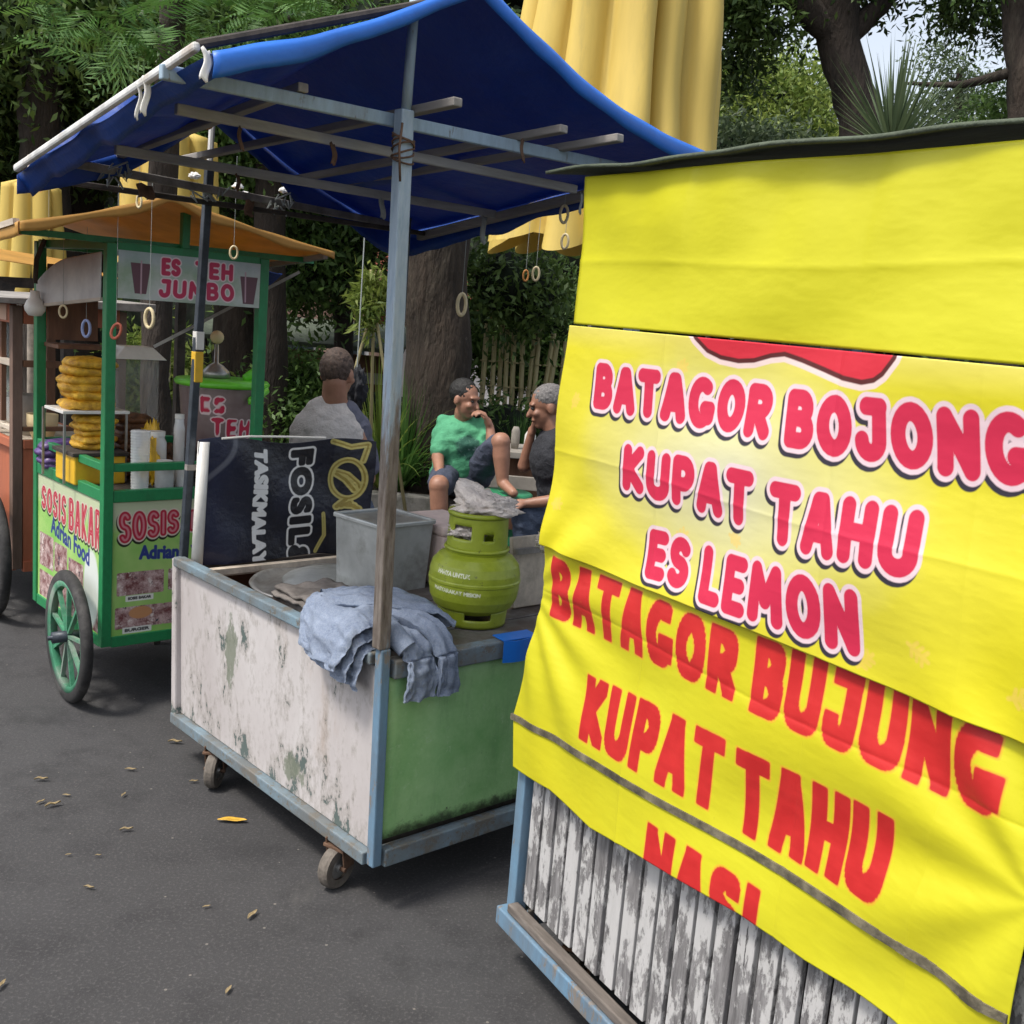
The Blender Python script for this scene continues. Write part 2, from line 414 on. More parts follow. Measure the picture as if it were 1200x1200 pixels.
def make_asphalt():
    m, nt, b = newmat('asphalt')
    v = coords(nt)
    big = noise(nt, .7, 6, .6); mid = noise(nt, 6, 6, .7); fin = noise(nt, 110, 5, .75)
    c = mix(nt, ramp(nt, big, .3, .7), (.032, .031, .032), (.054, .053, .055))
    c = mix(nt, mathn(nt, 'MULTIPLY', ramp(nt, mid, .50, .66), .6), c, (.024, .023, .025))
    c = mix(nt, mathn(nt, 'MULTIPLY', ramp(nt, fin, .52, .70), .6), c, (.14, .135, .13))
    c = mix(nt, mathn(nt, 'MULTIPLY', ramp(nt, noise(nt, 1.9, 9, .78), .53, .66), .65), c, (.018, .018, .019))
    c = mix(nt, mathn(nt, 'MULTIPLY', ramp(nt, noise(nt, 3.3, 7, .7, stretch=(1, .4, 1)), .60, .72), .35), c, (.12, .115, .105))
    # dust, small pale grit
    vo = N(nt, 'ShaderNodeTexVoronoi', Scale=24.0); nt.links.new(v, vo.inputs['Vector'])
    rnd = nt.nodes.new('ShaderNodeSeparateColor'); nt.links.new(vo.outputs['Color'], rnd.inputs[0])
    spot = mathn(nt, 'MULTIPLY', mathn(nt, 'LESS_THAN', vo.outputs['Distance'], .09), mathn(nt, 'GREATER_THAN', rnd.outputs[0], .82))
    c = mix(nt, mathn(nt, 'MULTIPLY', spot, .6), c, (.25, .23, .2))
    nt.links.new(c, b.inputs['Base Color']); b.inputs['Roughness'].default_value = .8
    h = mathn(nt, 'ADD', mathn(nt, 'MULTIPLY', fin, .6), mathn(nt, 'MULTIPLY', mid, .8))
    bump(nt, b, h, .55, .006)
    return m
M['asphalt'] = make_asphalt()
def make_slat():
    m, nt, b = newmat('weathered_slat')
    v = coords(nt, (1, 1, .12)); v2 = coords(nt, (1, 1, .4))
    gr = noise(nt, 60, 6, .7, vec=v); a = noise(nt, 22, 9, .75, vec=v2); g = noise(nt, 5, 4, .6)
    wood = mix(nt, ramp(nt, gr, .35, .65), (.10, .095, .095), (.27, .26, .26))
    comb = mathn(nt, 'ADD', mathn(nt, 'MULTIPLY', a, .75), mathn(nt, 'MULTIPLY', g, .25))
    p = ramp(nt, comb, .475, .515)
    c = mix(nt, mathn(nt, 'MULTIPLY', p, .75), wood, (.56, .55, .54))
    c = mix(nt, ramp(nt, noise(nt, 34, 7, .75, vec=v), .63, .67), c, (.05, .045, .045))
    nt.links.new(c, b.inputs['Base Color']); b.inputs['Roughness'].default_value = .8
    bump(nt, b, mathn(nt, 'ADD', gr, mathn(nt, 'MULTIPLY', p, .6)), .6, .004)
    return m
M['slat'] = make_slat()

# ---------------------------------------------------------------- printed lettering
_gl = {}
def glyph_segs(txt, track=1.0, shear=0.0):
    """outline of the built-in font as line segments, scaled to the unit box"""
    key = (txt, track, shear)
    if key in _gl: return _gl[key]
    cu = bpy.data.curves.new('t', 'FONT'); cu.body = txt; cu.size = 1; cu.resolution_u = 5; cu.space_character = track; cu.shear = shear
    cu.fill_mode = 'BOTH'
    o = bpy.data.objects.new('t', cu); col.objects.link(o)
    dg = bpy.context.evaluated_depsgraph_get(); dg.update()
    me = bpy.data.meshes.new_from_object(o.evaluated_get(dg))
    cnt = {}
    for p in me.polygons:
        for k in p.edge_keys: cnt[k] = cnt.get(k, 0)+1
    vs = np.array([v.co[:2] for v in me.vertices])
    seg = np.array([[vs[a], vs[b]] for (a, b), n in cnt.items() if n == 1])
    # boxes: all glyphs scaled to cap height of the string
    lo = seg.reshape(-1, 2).min(0); hi = seg.reshape(-1, 2).max(0)
    seg = (seg-lo)/(hi-lo)
    bpy.data.objects.remove(o); bpy.data.curves.remove(cu); bpy.data.meshes.remove(me)
    _gl[key] = seg
    return seg
def text_sdf(P, txt, quad, inset=0.0, track=1.0, shear=0.0, margin=.05, size=None):
    """signed distance from points P (n,2) to lettering that fills quad (TL,TR,BR,BL)"""
    seg = glyph_segs(txt, track, shear)
    q = np.array(quad, float); TL, TR, BR, BL = q
    # long straight edges are cut so they follow the quad
    a = seg[:, 0]; b = seg[:, 1]; k = 3
    t = np.linspace(0, 1, k+1)
    pts = a[:, None]*(1-t)[None, :, None] + b[:, None]*t[None, :, None]
    s = np.stack([pts[:, :-1], pts[:, 1:]], 2).reshape(-1, 2, 2)
    u = s[..., 0:1]; v = s[..., 1:2]
    wq = np.linalg.norm(TR-TL); hq = np.linalg.norm(TL-BL)
    u = inset/wq + u*(1-2*inset/wq); v = inset/hq + v*(1-2*inset/hq)
    s = (BL*(1-u)+BR*u)*(1-v) + (TL*(1-u)+TR*u)*v
    out = np.full(len(P), 1.0)
    lo = s.reshape(-1, 2).min(0)-margin; hi = s.reshape(-1, 2).max(0)+margin
    idx = np.where((P[:, 0] > lo[0]) & (P[:, 0] < hi[0]) & (P[:, 1] > lo[1]) & (P[:, 1] < hi[1]))[0]
    A = s[:, 0]; Bv = s[:, 1]; D = Bv-A; L2 = (D**2).sum(1)+1e-14
    for c in range(0, len(idx), 3000):
        ii = idx[c:c+3000]; p = P[ii][:, None, :]
        tt = np.clip(((p-A)*D).sum(2)/L2, 0, 1)
        d = np.sqrt((((p-A)-tt[..., None]*D)**2).sum(2).min(1))
        y = p[..., 1]; cr = ((A[:, 1] > y) != (Bv[:, 1] > y))
        with np.errstate(divide='ignore', invalid='ignore'):
            xi = A[:, 0] + (y-A[:, 1])*D[:, 0]/np.where(np.abs(D[:, 1]) < 1e-12, 1e-12, D[:, 1])
        ins = ((cr & (p[..., 0] < xi)).sum(1) % 2) == 1
        out[ii] = np.where(ins, -d, d)
    return out
def _arc(cx, cy, rx, ry, a0, a1, n=10):
    return [(cx+rx*math.cos(R(a0+(a1-a0)*i/n)), cy+ry*math.sin(R(a0+(a1-a0)*i/n))) for i in range(n+1)]
STROKES = {
 'A': (.62, [[(0, 0), (.25, 1), (.37, 1), (.62, 0)], [(.12, .30), (.50, .30)]]),
 'B': (.54, [[(0, 0), (0, 1)]+_arc(.28, .76, .22, .24, 90, -90)+[(.0, .52)], [(0, .52)]+_arc(.30, .26, .24, .26, 90, -90)+[(0, 0)]]),
 'T': (.60, [[(0, 1), (.60, 1)], [(.30, 1), (.30, 0)]]),
 'G': (.66, [_arc(.33, .5, .33, .5, 58, 312, 20), [(.46, .36), (.66, .36), (.64, .12)]]),
 'O': (.66, [_arc(.33, .5, .33, .5, 0, 360, 24)]),
 'R': (.56, [[(0, 0), (0, 1)]+_arc(.29, .74, .25, .26, 90, -90)+[(0, .48)], [(.24, .46), (.56, 0)]]),
 'J': (.48, [[(.12, 1), (.48, 1)], [(.46, 1), (.46, .3)]+_arc(.23, .26, .23, .26, 0, -180, 10)]),
 'N': (.60, [[(0, 0), (0, 1), (.60, 0), (.60, 1)]]),
 'K': (.56, [[(0, 0), (0, 1)], [(.52, 1), (.06, .50), (.56, 0)]]),
 'U': (.60, [[(0, 1), (0, .3)]+_arc(.30, .28, .30, .28, 180, 360, 12)+[(.60, 1)]]),
 'P': (.52, [[(0, 0), (0, 1)]+_arc(.26, .71, .26, .29, 90, -90)+[(0, .42)]]),
 'H': (.58, [[(0, 0), (0, 1)], [(.58, 0), (.58, 1)], [(0, .5), (.58, .5)]]),
 'E': (.46, [[(.46, 1), (0, 1), (0, 0), (.46, 0)], [(0, .51), (.40, .51)]]),
 'S': (.52, [_arc(.27, .755, .25, .245, 30, 255, 14)+_arc(.25, .25, .26, .25, 75, -150, 14)]),
 'L': (.44, [[(0, 1), (0, 0), (.44, 0)]]),
 'M': (.78, [[(0, 0), (.06, 1), (.39, .35), (.72, 1), (.78, 0)]]),
 'I': (.02, [[(.01, 0), (.01, 1)]]),
}
def stroke_sdf(P, txt, quad, r=.0135, pn=2.0, gap=.42, margin=.04, rs=None, wild=0.0):
    """fat brush lettering: distance to drawn strokes minus the brush radius; pn above 2 gives square-cut strokes"""
    segs = []; x = 0; k = 0
    for ch in txt:
        wd, st = STROKES[ch]; k += 1
        for pl in st:
            pl = [(a, b+wild*math.sin(k*2.3)) for a, b in pl]
            segs += [((x+a[0], a[1]), (x+b[0], b[1])) for a, b in zip(pl[:-1], pl[1:])]
        x += wd+gap
    tot = x-gap; s_ = np.array(segs); s_[..., 0] /= tot
    TL, TR, BR, BL = np.array(quad, float); wq = np.linalg.norm(TR-TL); hq = np.linalg.norm(TL-BL)
    u = s_[..., 0:1]; v = s_[..., 1:2]; u = r/wq+u*(1-2*r/wq); v = r/hq+v*(1-2*r/hq)
    s_ = (BL*(1-u)+BR*u)*(1-v)+(TL*(1-u)+TR*u)*v
    out = np.full(len(P), 1.0); lo = s_.reshape(-1, 2).min(0)-margin; hi = s_.reshape(-1, 2).max(0)+margin
    idx = np.where((P[:, 0] > lo[0]) & (P[:, 0] < hi[0]) & (P[:, 1] > lo[1]) & (P[:, 1] < hi[1]))[0]
    A = s_[:, 0]; D = s_[:, 1]-A; L2 = (D**2).sum(1)+1e-14
    for c in range(0, len(idx), 4000):
        ii = idx[c:c+4000]; p = P[ii][:, None, :]
        t = np.clip(((p-A)*D).sum(2)/L2, 0, 1); e = np.abs((p-A)-t[..., None]*D)
        d = np.sqrt((e**2).sum(2)) if pn == 2 else ((e**pn).sum(2))**(1/pn)
        out[ii] = d.min(1)-r
    return out
def set_attr(me, name, arr):
    a = me.attributes.get(name) or me.attributes.new(name, 'FLOAT', 'POINT')
    a.data.foreach_set('value', np.asarray(arr, dtype=np.float32))
def seg_sdf(P, pts):
    pts = np.array(pts, float); A = pts[:-1]; D = pts[1:]-A
    out = np.full(len(P), 9.0)
    for a, d in zip(A, D):
        t = np.clip(((P-a)@d)/(d@d+1e-12), 0, 1); out = np.minimum(out, np.linalg.norm(P-a-t[:, None]*d, axis=1))
    return out
def poly_sdf(P, pts):
    pts = list(pts); d = seg_sdf(P, pts+[pts[0]]); A = np.array(pts); Bv = np.roll(A, -1, 0); ins = np.zeros(len(P), int)
    for a, b in zip(A, Bv):
        cr = (a[1] > P[:, 1]) != (b[1] > P[:, 1])
        xi = a[0] + (P[:, 1]-a[1])*(b[0]-a[0])/((b[1]-a[1]) or 1e-12)
        ins += (cr & (P[:, 0] < xi)).astype(int)
    return np.where(ins % 2 == 1, -d, d)
def attr(nt, name): return N(nt, 'ShaderNodeAttribute', _attribute_name=name).outputs['Fac']
def lt(nt, name, v, soft=.0012): return ramp(nt, attr(nt, name), v+soft, v-soft)
def grid_xy(nu, nv, fn):
    """fn(u arr, v arr) -> (S,Z) arrays; returns flat arrays and faces"""
    u, v = np.meshgrid(np.linspace(0, 1, nu+1), np.linspace(0, 1, nv+1))
    S, Z = fn(u.ravel(), v.ravel())
    i = np.arange(nu)[None, :]+np.arange(nv)[:, None]*(nu+1); i = i.ravel()
    return S, Z, np.stack([i, i+1, i+nu+2, i+nu+1], 1)
def np_mesh(name, V, Fq):
    me = bpy.data.meshes.new(name); n = len(Fq)
    me.vertices.add(len(V)); me.vertices.foreach_set('co', np.asarray(V, np.float32).ravel())
    k = Fq.shape[1]
    me.loops.add(n*k); me.loops.foreach_set('vertex_index', Fq.astype(np.int32).ravel())
    me.polygons.add(n); me.polygons.foreach_set('loop_start', np.arange(0, n*k, k, dtype=np.int32))
    try: me.polygons.foreach_set('loop_total', np.full(n, k, dtype=np.int32))
    except Exception: pass
    me.update(calc_edges=True); me.validate()
    return me

# ---------------------------------------------------------------- foliage
def leaf_verts(P, size, aspect=.38, seed=0, up_bias=.3, jitter=.4):
    r = np.random.default_rng(seed); n = len(P)
    d = r.normal(size=(n, 3)); d[:, 2] -= up_bias; d /= np.linalg.norm(d, axis=1)[:, None]
    e = r.normal(size=(n, 3)); e[:, 2] *= .5; e -= (e*d).sum(1)[:, None]*d; e /= np.linalg.norm(e, axis=1)[:, None]+1e-9
    nrm = np.cross(d, e)
    L = size*(1-jitter/2+jitter*r.random(n))[:, None]; Wd = L*aspect
    a = P; b = P+d*L*.45+e*Wd*.5+nrm*Wd*.12; c = P+d*L; f = P+d*L*.45-e*Wd*.5+nrm*Wd*.12
    return np.stack([a, b, c, f], 1).reshape(-1, 3)
def foliage(name, blobs, n, size, mat, parent=None, aspect=.38, seed=0, per=26, spread=.16, core=0.0, shell=.55, up_bias=.3, gaps=0.0):
    """thousands of leaf faces gathered in sprays through uneven lobes"""
    r = np.random.default_rng(seed)
    C_ = np.array([b[0] for b in blobs], float); Rr = np.array([b[1] if hasattr(b[1], '__len__') else (b[1],)*3 for b in blobs], float)
    wt = Rr.prod(1)**(2/3); wt /= wt.sum()
    nc = max(3, n//per)
    k = r.choice(len(blobs), nc, p=wt); d = r.normal(size=(nc, 3)); d /= np.linalg.norm(d, axis=1)[:, None]
    rad = shell+(1-shell)*r.random(nc)
    rad *= 1+.22*np.sin(d[:, 0]*5+k)*np.cos(d[:, 2]*4+k*2)
    cen = C_[k]+d*rad[:, None]*Rr[k]
    if gaps:
        keep = np.array([mn.noise(Vector(c)*1.6) for c in cen]) > -gaps
        cen = cen[keep]
    nc = len(cen); tone_c = r.random(nc)
    kk = r.integers(0, nc, n); P = cen[kk]+r.normal(size=(n, 3))*spread*np.array([1, 1, .7])
    V = leaf_verts(P, size, aspect, seed+1, up_bias)
    F_ = np.arange(4*n).reshape(-1, 4)
    tone = np.clip(tone_c[kk]*.7+.3*r.random(n), 0, 1)
    tone = np.repeat(tone, 4)
    mats = [mat]
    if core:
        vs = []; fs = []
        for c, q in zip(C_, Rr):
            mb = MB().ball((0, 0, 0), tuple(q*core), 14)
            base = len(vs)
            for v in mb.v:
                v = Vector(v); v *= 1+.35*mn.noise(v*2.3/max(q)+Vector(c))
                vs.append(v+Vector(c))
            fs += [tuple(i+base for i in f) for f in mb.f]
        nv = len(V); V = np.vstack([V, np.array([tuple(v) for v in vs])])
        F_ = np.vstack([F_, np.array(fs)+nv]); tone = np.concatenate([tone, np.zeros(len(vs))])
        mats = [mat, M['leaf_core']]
    me = np_mesh(name, V, F_); set_attr(me, 'tone', tone)
    if core: me.polygons.foreach_set('material_index', np.concatenate([np.zeros(n, np.int32), np.ones(len(F_)-n, np.int32)]))
    return link_mesh(name, me, mats, parent)
def trunk_mesh(name, paths, mat, parent=None, n=12, rough=.12, seed=3):
    mb = MB()
    for pts, rad in paths:
        ts = np.linspace(0, 1, 14); P = []; Rr = []
        for t in ts:
            x = t*(len(pts)-1); i = min(int(x), len(pts)-2); f = x-i
            P.append(Vector(pts[i]).lerp(Vector(pts[i+1]), f)+Vector((mn.noise(Vector((t*5, seed, 0))), mn.noise(Vector((seed, t*5, 3))), 0))*rad[0]*.35)
            Rr.append(rad[i]+(rad[i+1]-rad[i])*f)
        mb.tube(P, Rr, n)
    for i, v in enumerate(mb.v):
        v = Vector(v); q = mn.noise(Vector((v.x*7, v.y*7, v.z*2)))
        mb.v[i] = v+Vector((mn.noise(v*6), mn.noise(v*6+Vector((9, 0, 0))), 0))*rough*paths[0][1][0]*1.4+Vector((q, q, 0))*.01
    return mb.build(name, mat, parent, smooth=True)
def tree(label, base, paths, blobs, n, size, leaf, bark='bark', seed=1, name='tree', group=None, core=.55, gaps=0, spread=.2, shell=.5, aspect=.38):
    b = Vector(base); t = thing(name, label, 'tree', b, group=group)
    sub = lambda p: tuple(Vector(p)-b)
    trunk_mesh('trunk', [([sub(p) for p in pts], r_) for pts, r_ in paths], M[bark], t, seed=seed)
    if blobs: foliage('crown', [(sub(c), r_) for c, r_ in blobs], n, size, M[leaf], t, seed=seed, core=core, gaps=gaps, spread=spread, shell=shell, aspect=aspect)
    return t
def strap_plant(label, base, n, length, width, leaf, cat='plant', name='strap_leaf_plant', seed=2, elev=(20, 85), droop=.5, group=None, stem=None):
    """rosette of long narrow arching leaves"""
    b = Vector(base); t = thing(name, label, cat, b, group=group); r = np.random.default_rng(seed)
    V = []; F_ = []; tone = []; h0 = stem or 0
    for i in range(n):
        az = r.random()*2*math.pi; el = R(elev[0]+(elev[1]-elev[0])*r.random()); Lg = length*(.75+.35*r.random())
        d = Vector((math.cos(az)*math.cos(el), math.sin(az)*math.cos(el), math.sin(el))); side = Vector((-math.sin(az), math.cos(az), 0))
        base_i = len(V); seg = 7; tn = r.random()
        for k in range(seg+1):
            s = k/seg; p = d*Lg*s+Vector((0, 0, h0-droop*Lg*s*s*math.cos(el))); wd = width*(.5+1.2*s if s < .35 else .92*(1-s)/.65+.02)
            for q, zz in ((-1, .0), (0, -.25), (1, .0)):
                V.append(tuple(p+side*wd*.5*q+Vector((0, 0, zz*wd)))); tone.append(tn*.8+.2*s)
        for k in range(seg):
            for q in (0, 1):
                a = base_i+k*3+q; F_.append((a, a+1, a+4, a+3))
    me = np_mesh('leaves', np.array(V), np.array(F_)); set_attr(me, 'tone', tone); link_mesh('leaves', me, M[leaf], t)
    if stem: trunk_mesh('trunk', [([(0, 0, -.02), (.02, 0, stem*.5), (0, 0, stem)], [.06, .05, .05])], M['bark'], t)
    return t
def fronds(name, specs, mat, parent=None, seed=5, leaflets=14, lw=.017):
    """feather-shaped leaves: specs of (start, direction, length, leaflet length)"""
    r = np.random.default_rng(seed); V = []; F_ = []; tone = []
    for (p0, d, Lg, ll) in specs:
        p0 = Vector(p0); d = Vector(d).normalized(); side = d.cross(Vector((r.normal()*.3, r.normal()*.3, 1))).normalized(); up = side.cross(d)
        tn = r.random()
        for k in range(leaflets*2):
            s = (k//2+1)/leaflets; q = 1 if k % 2 else -1
            p = p0+d*Lg*s+Vector((0, 0, -.25*Lg*s*s)); l = ll*math.sin(math.pi*min(1, .18+s*.78))+.01
            dd = (side*q+d*.55+up*.12*r.normal()-Vector((0, 0, .25))).normalized(); pw = d*lw*.5
            b = len(V); V += [tuple(p), tuple(p+dd*l*.5+pw), tuple(p+dd*l), tuple(p+dd*l*.5-pw)]
            F_.append((b, b+1, b+2, b+3)); tone += [min(1, tn*.7+.3*r.random())]*4
    me = np_mesh(name, np.array(V), np.array(F_)); set_attr(me, 'tone', tone)
    return link_mesh(name, me, mat, parent)

# ================================================================= SETTING
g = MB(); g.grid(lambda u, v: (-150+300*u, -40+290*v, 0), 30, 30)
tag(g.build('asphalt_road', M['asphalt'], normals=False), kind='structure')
g = MB(); g.grid(lambda u, v: (-40+90*u, 8.55+50*v, .13+.02*mn.noise(Vector((u*120, v*60, 0)))), 120, 40)
tag(g.build('planting_ground', M['soil'], smooth=True, normals=False), kind='structure')
g = MB()
for i in range(30): g.box((-14+i*1.0, 8.48, .07), (.985, .14, .15))
tag(g.build('kerb', M['kerb'], bevel=.012), kind='structure')

# far wood: a mass nobody could count
wb = []
for i in range(34):
    x = -17+i*.92; y = 18+rng.random()*4; top = 7.5 if x < 1.8 else 3.4+.9*rng.random()
    for z in np.arange(1.0, top, 1.5): wb.append(((x+rng.normal()*.4, y+rng.normal()*.5, z), (1.25, 1.0, 1.1)))
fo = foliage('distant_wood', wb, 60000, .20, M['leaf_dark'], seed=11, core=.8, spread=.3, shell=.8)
tag(fo, 'dark mass of trees closing the view far behind the carts', 'wood', kind='stuff')
hb = [((-9+i*.42, 10.6+.25*rng.normal(), .40+.12*rng.random()), (.42, .35, .42)) for i in range(42)]
fo = foliage('undergrowth', hb, 26000, .10, M['leaf_mid'], seed=12, core=.7, spread=.12, aspect=.25)
tag(fo, 'low dark undergrowth along the planting bed behind the seated men', 'shrubs', kind='stuff')

def blobs_at(lst): return [(at(px, py, Y), r_) for px, py, Y, r_ in lst]
# big tree behind the green-shirted man
b0 = at(512, 585, 8.9); b0.z = .1
top = at(500, 120, 8.9)
tree('massive rough-barked tree behind the man in the green T-shirt', b0,
     [([b0, at(512, 400, 8.9), at(510, 260, 8.9), at(498, 120, 8.9)], [.30, .265, .27, .24]),
      ([at(508, 250, 8.9), at(580, 130, 9.1), at(660, 20, 9.4)], [.13, .10, .06]), ([at(500, 200, 8.9), at(420, 110, 9.2), at(330, 20, 9.4)], [.14, .1, .06])],
     blobs_at([(470, 60, 9.6, 1.0), (380, 120, 10.2, .9), (300, 90, 9.8, .9), (440, 250, 10.6, .6), (590, 330, 10.8, .45), (390, 290, 10.4, .55), (620, 340, 11, .5), (350, 320, 11, .45)]),
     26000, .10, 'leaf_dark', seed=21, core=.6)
# dark tree rising above the yellow roof
b1 = at(1010, 300, 10.5); b1.z = .1
tree('dark thick-trunked tree above the yellow-draped cart, behind the spiky plant', b1,
     [([b1, at(1012, 150, 10.5), at(985, 60, 10.5), at(975, -60, 10.5)], [.22, .20, .19, .24]),
      ([at(985, 50, 10.5), at(1060, -20, 10.6), at(1150, -60, 10.6)], [.10, .08, .06]), ([at(980, 40, 10.5), at(920, -10, 10.4), at(860, -50, 10.4)], [.15, .11, .08])],
     blobs_at([(985, -75, 10.6, .85), (870, -35, 10.3, .62), (905, 35, 10.3, .22), (1080, -30, 10.8, .6), (1160, -60, 10.6, .7), (860, 80, 11, .3), (838, 30, 11, .42), (1110, 10, 11, .3), (1190, 20, 10.8, .3), (880, 20, 10.5, .3)]),
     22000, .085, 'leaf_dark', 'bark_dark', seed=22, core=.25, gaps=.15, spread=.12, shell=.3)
b2 = at(1200, 320, 9.5); b2.z = .1
tree('reddish-brown trunk at the right-hand edge above the yellow roof', b2,
     [([b2, at(1200, 150, 9.5), at(1196, 40, 9.5), at(1185, -60, 9.5)], [.15, .125, .12, .12]), ([at(1198, 80, 9.5), at(1130, 100, 9.6), at(1060, 98, 9.7)], [.05, .03, .012])],
     blobs_at([(1180, 125, 9.9, .22), (1150, 150, 9.9, .2), (1190, -70, 9.6, .5), (1195, 160, 9.9, .25)]), 5000, .07, 'leaf_mid', 'bark', seed=23, core=0, spread=.1)
# bright green trees in the sun beyond
b3 = at(900, 330, 15); b3.z = .1
tree('sunlit yellow-green tree between the yellow umbrella and the dark trunk', b3,
     [([b3, at(900, 200, 15), at(905, 120, 15)], [.16, .13, .08])],
     blobs_at([(890, 130, 15, .75), (930, 105, 15.5, .55), (860, 145, 15, .7), (940, 150, 15.3, .7), (870, 95, 15.5, .45), (900, 190, 14.8, .9), (960, 180, 15, .6)]),
     30000, .085, 'leaf_lit', seed=24, core=.5, spread=.16)
b4 = at(1120, 330, 16); b4.z = .1
tree('feathery grey-green tree far behind the spiky plant', b4,
     [([b4, at(1120, 200, 16), at(1125, 80, 16)], [.14, .1, .04])],
     blobs_at([(1110, 150, 16, .6), (1150, 140, 16, .5), (1070, 160, 16, .5), (1125, 100, 16, .4), (1100, 60, 16, .3), (1160, 170, 16, .6)]),
     9000, .08, 'leaf_grey', seed=25, core=0, spread=.16)
sp = at(1047, 158, 8); 
strap_plant('spiky grey-green rosette with stiff sword leaves above the yellow roof', (sp.x, sp.y, .1), 130, .78, .030, 'leaf_grey', name='yucca', seed=4, elev=(-5, 88), droop=.06, stem=sp.z-.22)

# trunks behind and left of the green cart
def slim_tree(label, px, py_base, Y, r_, blobs, n, leaf, seed, size=.09, lean=0, core=.5, bark='bark_dark'):
    b = at(px, py_base, Y); b.z = .1
    tree(label, b, [([b, at(px+lean*.5, 300, Y), at(px+lean, 60, Y)], [r_*1.15, r_, r_*.8])], blobs_at(blobs), n, size, leaf, bark, seed=seed, core=core)
slim_tree('dark trunk just right of the green post of the sausage cart', 316, 560, 9.2, .13, [(300, 130, 9.5, .7), (270, 60, 9.3, .6), (350, 310, 10, .4), (345, 250, 10, .45)], 16000, 'leaf_mid', 31)
slim_tree('pale-streaked trunk seen under the tea sign', 281, 540, 10.2, .2, [(240, 100, 10.4, .8), (330, 40, 10.6, .7)], 9000, 'leaf_dark', 32, bark='bark')
slim_tree('slim dark trunk behind the man in the grey shirt', 404, 520, 11.5, .1, [(400, 200, 11.7, .8), (410, 330, 12, .4)], 9000, 'leaf_dark', 33, lean=-10)
slim_tree('straight dark trunk behind the yellow awning at the left', 52, 540, 9.0, .2, [(40, 20, 9.2, 1.0), (-40, 90, 9.5, .9), (110, 60, 9.5, .8), (10, 150, 9.8, .6)], 26000, 'leaf_dark', 34)
slim_tree('dark trunk between the two left awnings', 100, 540, 10.5, .16, [(100, 150, 10.8, .7), (160, 90, 10.6, .9), (30, 240, 11, .5)], 16000, 'leaf_dark', 35)
slim_tree('leaning trunk standing left of the terracotta cart', -30, 560, 9.8, .2, [(-30, 120, 9.8, .8), (0, 60, 10, .6)], 9000, 'leaf_mid', 36, lean=30)

# cycad-like tree with feathery fronds, upper left
fb = at(190, 560, 6.6); fb.z = .05
ft = thing('frond_tree', 'tree with feathery bright green fronds above the blue tarpaulin at the upper left', 'tree', fb)
trunk_mesh('trunk', [([(0, 0, 0), (-.1, .1, 1.6), (0, 0, 3.4)], [.10, .09, .07])], M['bark_dark'], ft)
spec = []
for (px, py, Y, n_) in ((165, 35, 6.2, 26), (105, 12, 6.4, 18), (235, 10, 6.3, 26), (330, 2, 6.6, 22), (205, 70, 6.1, 12), (130, 50, 6.5, 12), (60, -10, 6.6, 14), (420, -10, 6.9, 12), (290, 25, 6.8, 10), (280, -5, 6.4, 16), (380, 15, 7.2, 12), (20, 15, 7, 14)):
    c = at(px, py, Y)-fb
    for k in range(int(n_*.62)):
        dv = Vector((random.gauss(0, 1), random.gauss(0, .8), random.gauss(.15, .5)))
        spec.append((c+Vector((random.gauss(0, .1), random.gauss(0, .2), random.gauss(0, .08))), dv, .32+.16*random.random(), .125))
fronds('crown', spec, M['leaf_fern'], ft)

# ---- far buildings
def building(label, x0, x1, y, z1, wall, roofm, wins):
    t = thing('building', label, 'building', ((x0+x1)/2, y, 0)); wd = x1-x0
    MB().box((0, 2, z1/2), (wd, 4, z1)).build('wall', M[wall], t)
    m = MB(); m.add([(-wd/2-.3, -.4, z1), (wd/2+.3, -.4, z1), (wd/2+.3, 4.4, z1), (-wd/2-.3, 4.4, z1), (-wd/2-.3, 2, z1+1.0), (wd/2+.3, 2, z1+1.0)],
          [(0, 1, 5, 4), (2, 3, 4, 5), (0, 4, 3), (1, 2, 5), (0, 3, 2, 1)])
    m.build('roof', M[roofm], t)
    for (x, z, a, b) in wins:
        w_ = MB().box((x, -.03, z), (a+.12, .06, b+.12)).build('window', M['white_wall'], t)
        MB().box((x, -.07, z), (a, .03, b)).build('pane', M['dark_glass'], w_)
building('pink rendered house with red trim glimpsed through the trees', -4.0, -2.2, 16.2, 1.75, 'pink_wall', 'red_tile', [(-.2, .9, .4, .6), (.6, .9, .3, .5)])
building('white low building glimpsed behind the bamboo tripod', -2.1, .9, 16.8, 1.35, 'white_wall', 'red_tile', [(-.8, .8, .5, .5), (.6, .8, .5, .5)])
# awning boards of a stall behind the grey-shirted man
at0 = at(360, 395, 12.5); at0.z = 0
sh = thing('far_stall', 'low dark-roofed stall behind the man in the grey shirt', 'stall', at0)
MB().box((0, 0, 1.22), (2.3, 1.0, .05), (R(14), 0, 0)).build('roof', M['olive_cloth'], sh)
MB().box((0, .3, .55), (2.0, .1, .9)).build('back_panel', M['wood_brown'], sh)
for x in (-1.05, 1.05): MB().bar((x, -.4, 0), (x, -.4, 1.1), .05).build('post', M['wood_dark'], sh)
MB().box((0, -.35, .78), (1.9, .04, .12)).build('sign_board', M['concrete'], sh)

